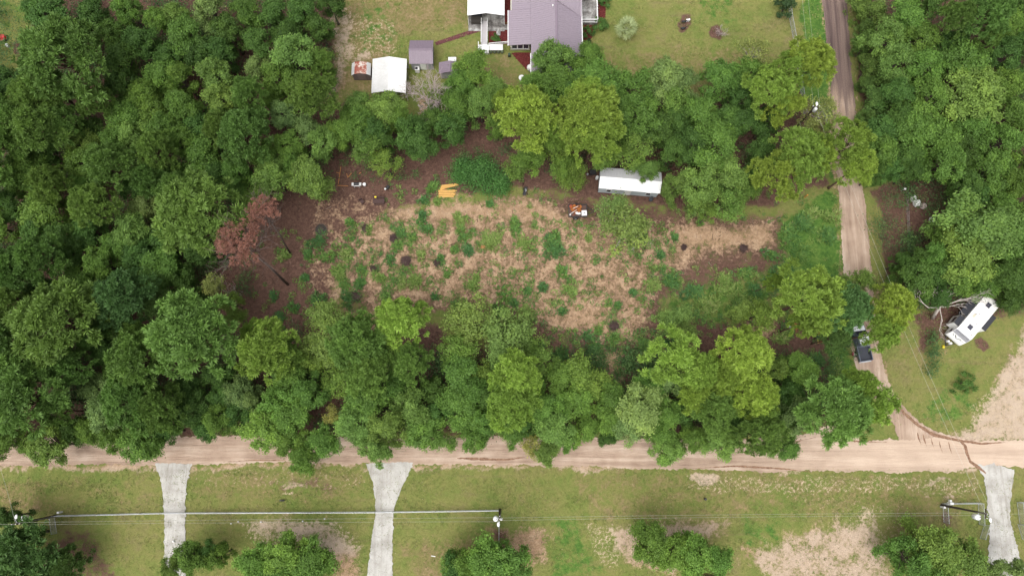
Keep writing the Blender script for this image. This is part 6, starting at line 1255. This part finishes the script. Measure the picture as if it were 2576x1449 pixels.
# ------------------------------------------------------------------ upper left lawn
p = G(8, 98); o = thing('riding_mower', p, 'red riding mower at the left edge of the upper lawn', 'mower')
mr = paint('mower_red', (.50, .03, .04), .35, .5, 0, .05)
MB().box(p + Vector((.35, -.02, .55)), (.85, .55, .4), -.15, taper=.8).build('hood', mr, o); MB().box(p + Vector((-.35, .05, .45)), (.8, .75, .3), -.15).build('body', mr, o); MB().box(p + Vector((-.35, .05, .75)), (.42, .42, .12), -.15).box(p + Vector((-.55, .08, .95)), (.12, .42, .4), -.15).build('seat', M_black, o); MB().lathe(p + Vector((.02, 0, .28)), [(.5, 0), (.52, .1), (.4, .14)], 14, 1, 1.1).build('mower_deck', mr, o)
MB().tube([p + Vector((.12 + .16 * math.cos(a), .16 * math.sin(a), .95)) for a in np.linspace(0, 6.283, 13)], .02, 5).build('steering_wheel', M_black, o)
for sx, sy, r_ in ((-.5, -.42, .27), (-.5, .5, .27), (.6, -.4, .2), (.6, .34, .2)): MB().cyl(p + Vector((sx, sy, r_)), r_, .2, 14, 'y').build('wheel', M_tyre, o)
for (x, y, s, lab) in ((22, 118, 1, 'larger white bucket on the upper left lawn below the red mower'), (56, 157, .75, 'smaller white bucket on the lawn below the brown bare patch')):
    p = G(x, y); o = thing('white_bucket', p, lab, 'bucket', 'white buckets on the upper left lawn'); MB().lathe(p, [(.22 * s, 0), (.27 * s, .5 * s), (.29 * s, .52 * s), (.26 * s, .54 * s), (0.01, .55 * s)], 12).build('body', M_white, o); MB().tube([p + Vector((.27 * s * math.cos(a), -.05, .5 * s + .12 * math.sin(a))) for a in np.linspace(0, 3.14, 7)], .012, 4).build('handle', M_steel, o)
# ------------------------------------------------------------------ flower beds on the house lawn
for k, (x, y, lab) in enumerate(((1719, 58, 'black ornament in the upper part of the round lawn bed'), (1717, 75, 'black ornament in the lower part of the round lawn bed'))):
    p = G(x, y); o = thing('garden_ornament', p, lab, 'ornament', 'black ornaments in the lawn bed'); MB().blob(p + Vector((0, 0, .35)), (.42, .18, .22), 10, 6, .1, k).build('body', M_black, o, True); MB().tube([p + Vector((.3, 0, .4)), p + Vector((.42, .02, .7)), p + Vector((.58, .03, .72))], [.08, .06, .03], 6).build('neck', M_black, o)
    for sx in (-.12, .12): MB().cyl(p + Vector((sx, 0, .1)), .025, .24, 6).build('leg', M_black, o)
for k, (x, y, lab) in enumerate(((1727, 55, 'left of two small white urns at the edge of the round lawn bed'), (1732, 54, 'right of two small white urns at the edge of the round lawn bed'))):
    p = G(x, y); o = thing('white_urn', p, lab, 'urn', 'white urns at the lawn bed'); MB().lathe(p, [(.12, 0), (.13, .05), (.05, .12), (.07, .2), (.16, .4), (.18, .5), (.15, .5), (.12, .42)], 10).build('urn_body', M_white, o, True)
p = G(1812, 86); o = thing('twiggy_shrub', p, 'small grey twiggy shrub in the right-hand bed on the house lawn', 'shrub'); rr = random.Random(3); mb = MB()
for k in range(12): branchy(mb, p + Vector((0, 0, .05)), (rr.uniform(-1, 1), rr.uniform(-1, 1), .9), .8, .03, 2, rr, .6, 0, 3)
mb.build('branch', M_deadlilac, o)
# ------------------------------------------------------------------ odds and ends along the road verge
p = G(713, 1258); o = thing('crow', p, 'black bird standing on the verge below the pale gravel patch', 'bird'); MB().blob(p + Vector((0, 0, .2)), (.26, .12, .13), 10, 6, .0).build('body', M_black, o, True); MB().blob(p + Vector((.24, .02, .32)), (.09, .08, .08), 8, 5, 0).build('head', M_black, o, True); MB().slab([p + Vector((-.2, -.07, .24)), p + Vector((-.2, .07, .24)), p + Vector((-.5, .1, .2)), p + Vector((-.5, -.1, .2))], .02).build('tail', M_black, o)
for s in (-.05, .05): MB().cyl(p + Vector((.02, s, .05)), .012, .12, 5).build('leg', M_black, o)
p = G(1772, 1254); o = thing('drain_pipe', p, 'short black drain pipe stub standing on the verge right of centre', 'pipe'); MB().lathe(p, [(.14, 0), (.14, .75), (.11, .75), (.11, .1)], 12).build('pipe_body', M_black, o); MB().lathe(p + Vector((0, 0, .6)), [(.14, 0), (.17, 0), (.17, .16), (.14, .16)], 12).build('collar', M_black, o)
p = G(1090, 1398); o = MB().bar(p + Vector((-.3, .05, .05)), p + Vector((.3, -.05, .05)), .09).build('white_stick', M_white); tag(o, 'short white stick lying on the grass right of the middle driveway', 'stick')
p = G(437, 1361); o = MB().blob(p + Vector((0, 0, .14)), (.16, .16, .16), 10, 7, 0).build('white_ball', M_white, None, True); tag(o, 'white ball lying on the left gravel driveway', 'ball')
for (x, y, lab) in ((156, 1287, 'white utility pedestal by the left power pole'), (2367, 1274, 'white utility pedestal by the right power pole')):
    p = G(x, y); o = thing('utility_pedestal', p, lab, 'pedestal', 'white utility pedestals'); MB().box(p + Vector((0, 0, .45)), (.26, .24, .9)).build('cabinet', M_white, o); MB().box(p + Vector((0, 0, .93)), (.3, .28, .08)).build('cap', M_white, o)
p = G(2378, 1263); o = thing('meter_cabinet', p, 'white meter cabinet on a frame at the foot of the right power pole', 'cabinet'); MB().box(p + Vector((0, 0, 1.2)), (.5, .28, .8)).build('cabinet', M_white, o); MB().box(p + Vector((.1, .3, 1.0)), (.3, .3, .45)).build('meter_box', M_white, o); MB().box(p + Vector((0, -.2, .95)), (1.1, .1, .12)).build('crossbar', M_steel, o)
for sx in (-.45, .45): MB().box(p + Vector((sx, -.2, .5)), (.1, .1, 1.0)).build('post', M_steel, o)
# white van under the oak at the bottom edge; blue-grey bin lid by the right-hand oak
p = G(1783, 1470, 1.5); o = thing('white_van', P(p.x, p.y, 0), 'white van mostly hidden by a tree at the bottom edge', 'van'); prf = [(-2.3, .4), (-2.3, 1.1), (-1.6, 1.25), (-1.1, 1.85), (2.2, 1.9), (2.35, .4)]
mb = MB(); n = len(prf); mb.add([P(p.x + a, p.y - .9, z) for a, z in prf] + [P(p.x + a, p.y + .9, z) for a, z in prf], [tuple(range(n)), tuple(range(2 * n - 1, n - 1, -1))] + [((i + 1) % n, i, n + i, n + (i + 1) % n) for i in range(n)]); mb.build('body', M_white, o)
MB().slab([P(p.x - 1.62, p.y - .8, 1.27), P(p.x - 1.14, p.y - .75, 1.84), P(p.x - 1.14, p.y + .75, 1.84), P(p.x - 1.62, p.y + .8, 1.27)][::-1], .012).build('windshield', M_glass, o)
for s in (-.905, .905): MB().box(P(p.x + .2, p.y + s, 1.5), (2.4, .012, .42)).build('side_window', M_glass, o)
for sx in (-1.5, 1.5):
    for s in (-.82, .82): MB().cyl(P(p.x + sx, p.y + s, .33), .33, .2, 14, 'y').build('wheel', M_tyre, o)
p = G(2347, 1352, 1.0); o = thing('waste_bin', P(p.x, p.y, 0), 'blue-grey waste bin beside the right-hand oak at the bottom', 'bin'); mbn = paint('blue_grey_plastic', (.22, .28, .33), .5); MB().box(P(p.x, p.y, .45), (.6, .5, .9), taper=1.15).build('body', mbn, o); MB().box(P(p.x, p.y, .95), (.85, .65, .06)).build('lid', mbn, o)
for s in (-.25, .25): MB().cyl(P(p.x + s, p.y - .3, .1), .1, .06, 10, 'x').build('wheel', M_tyre, o)
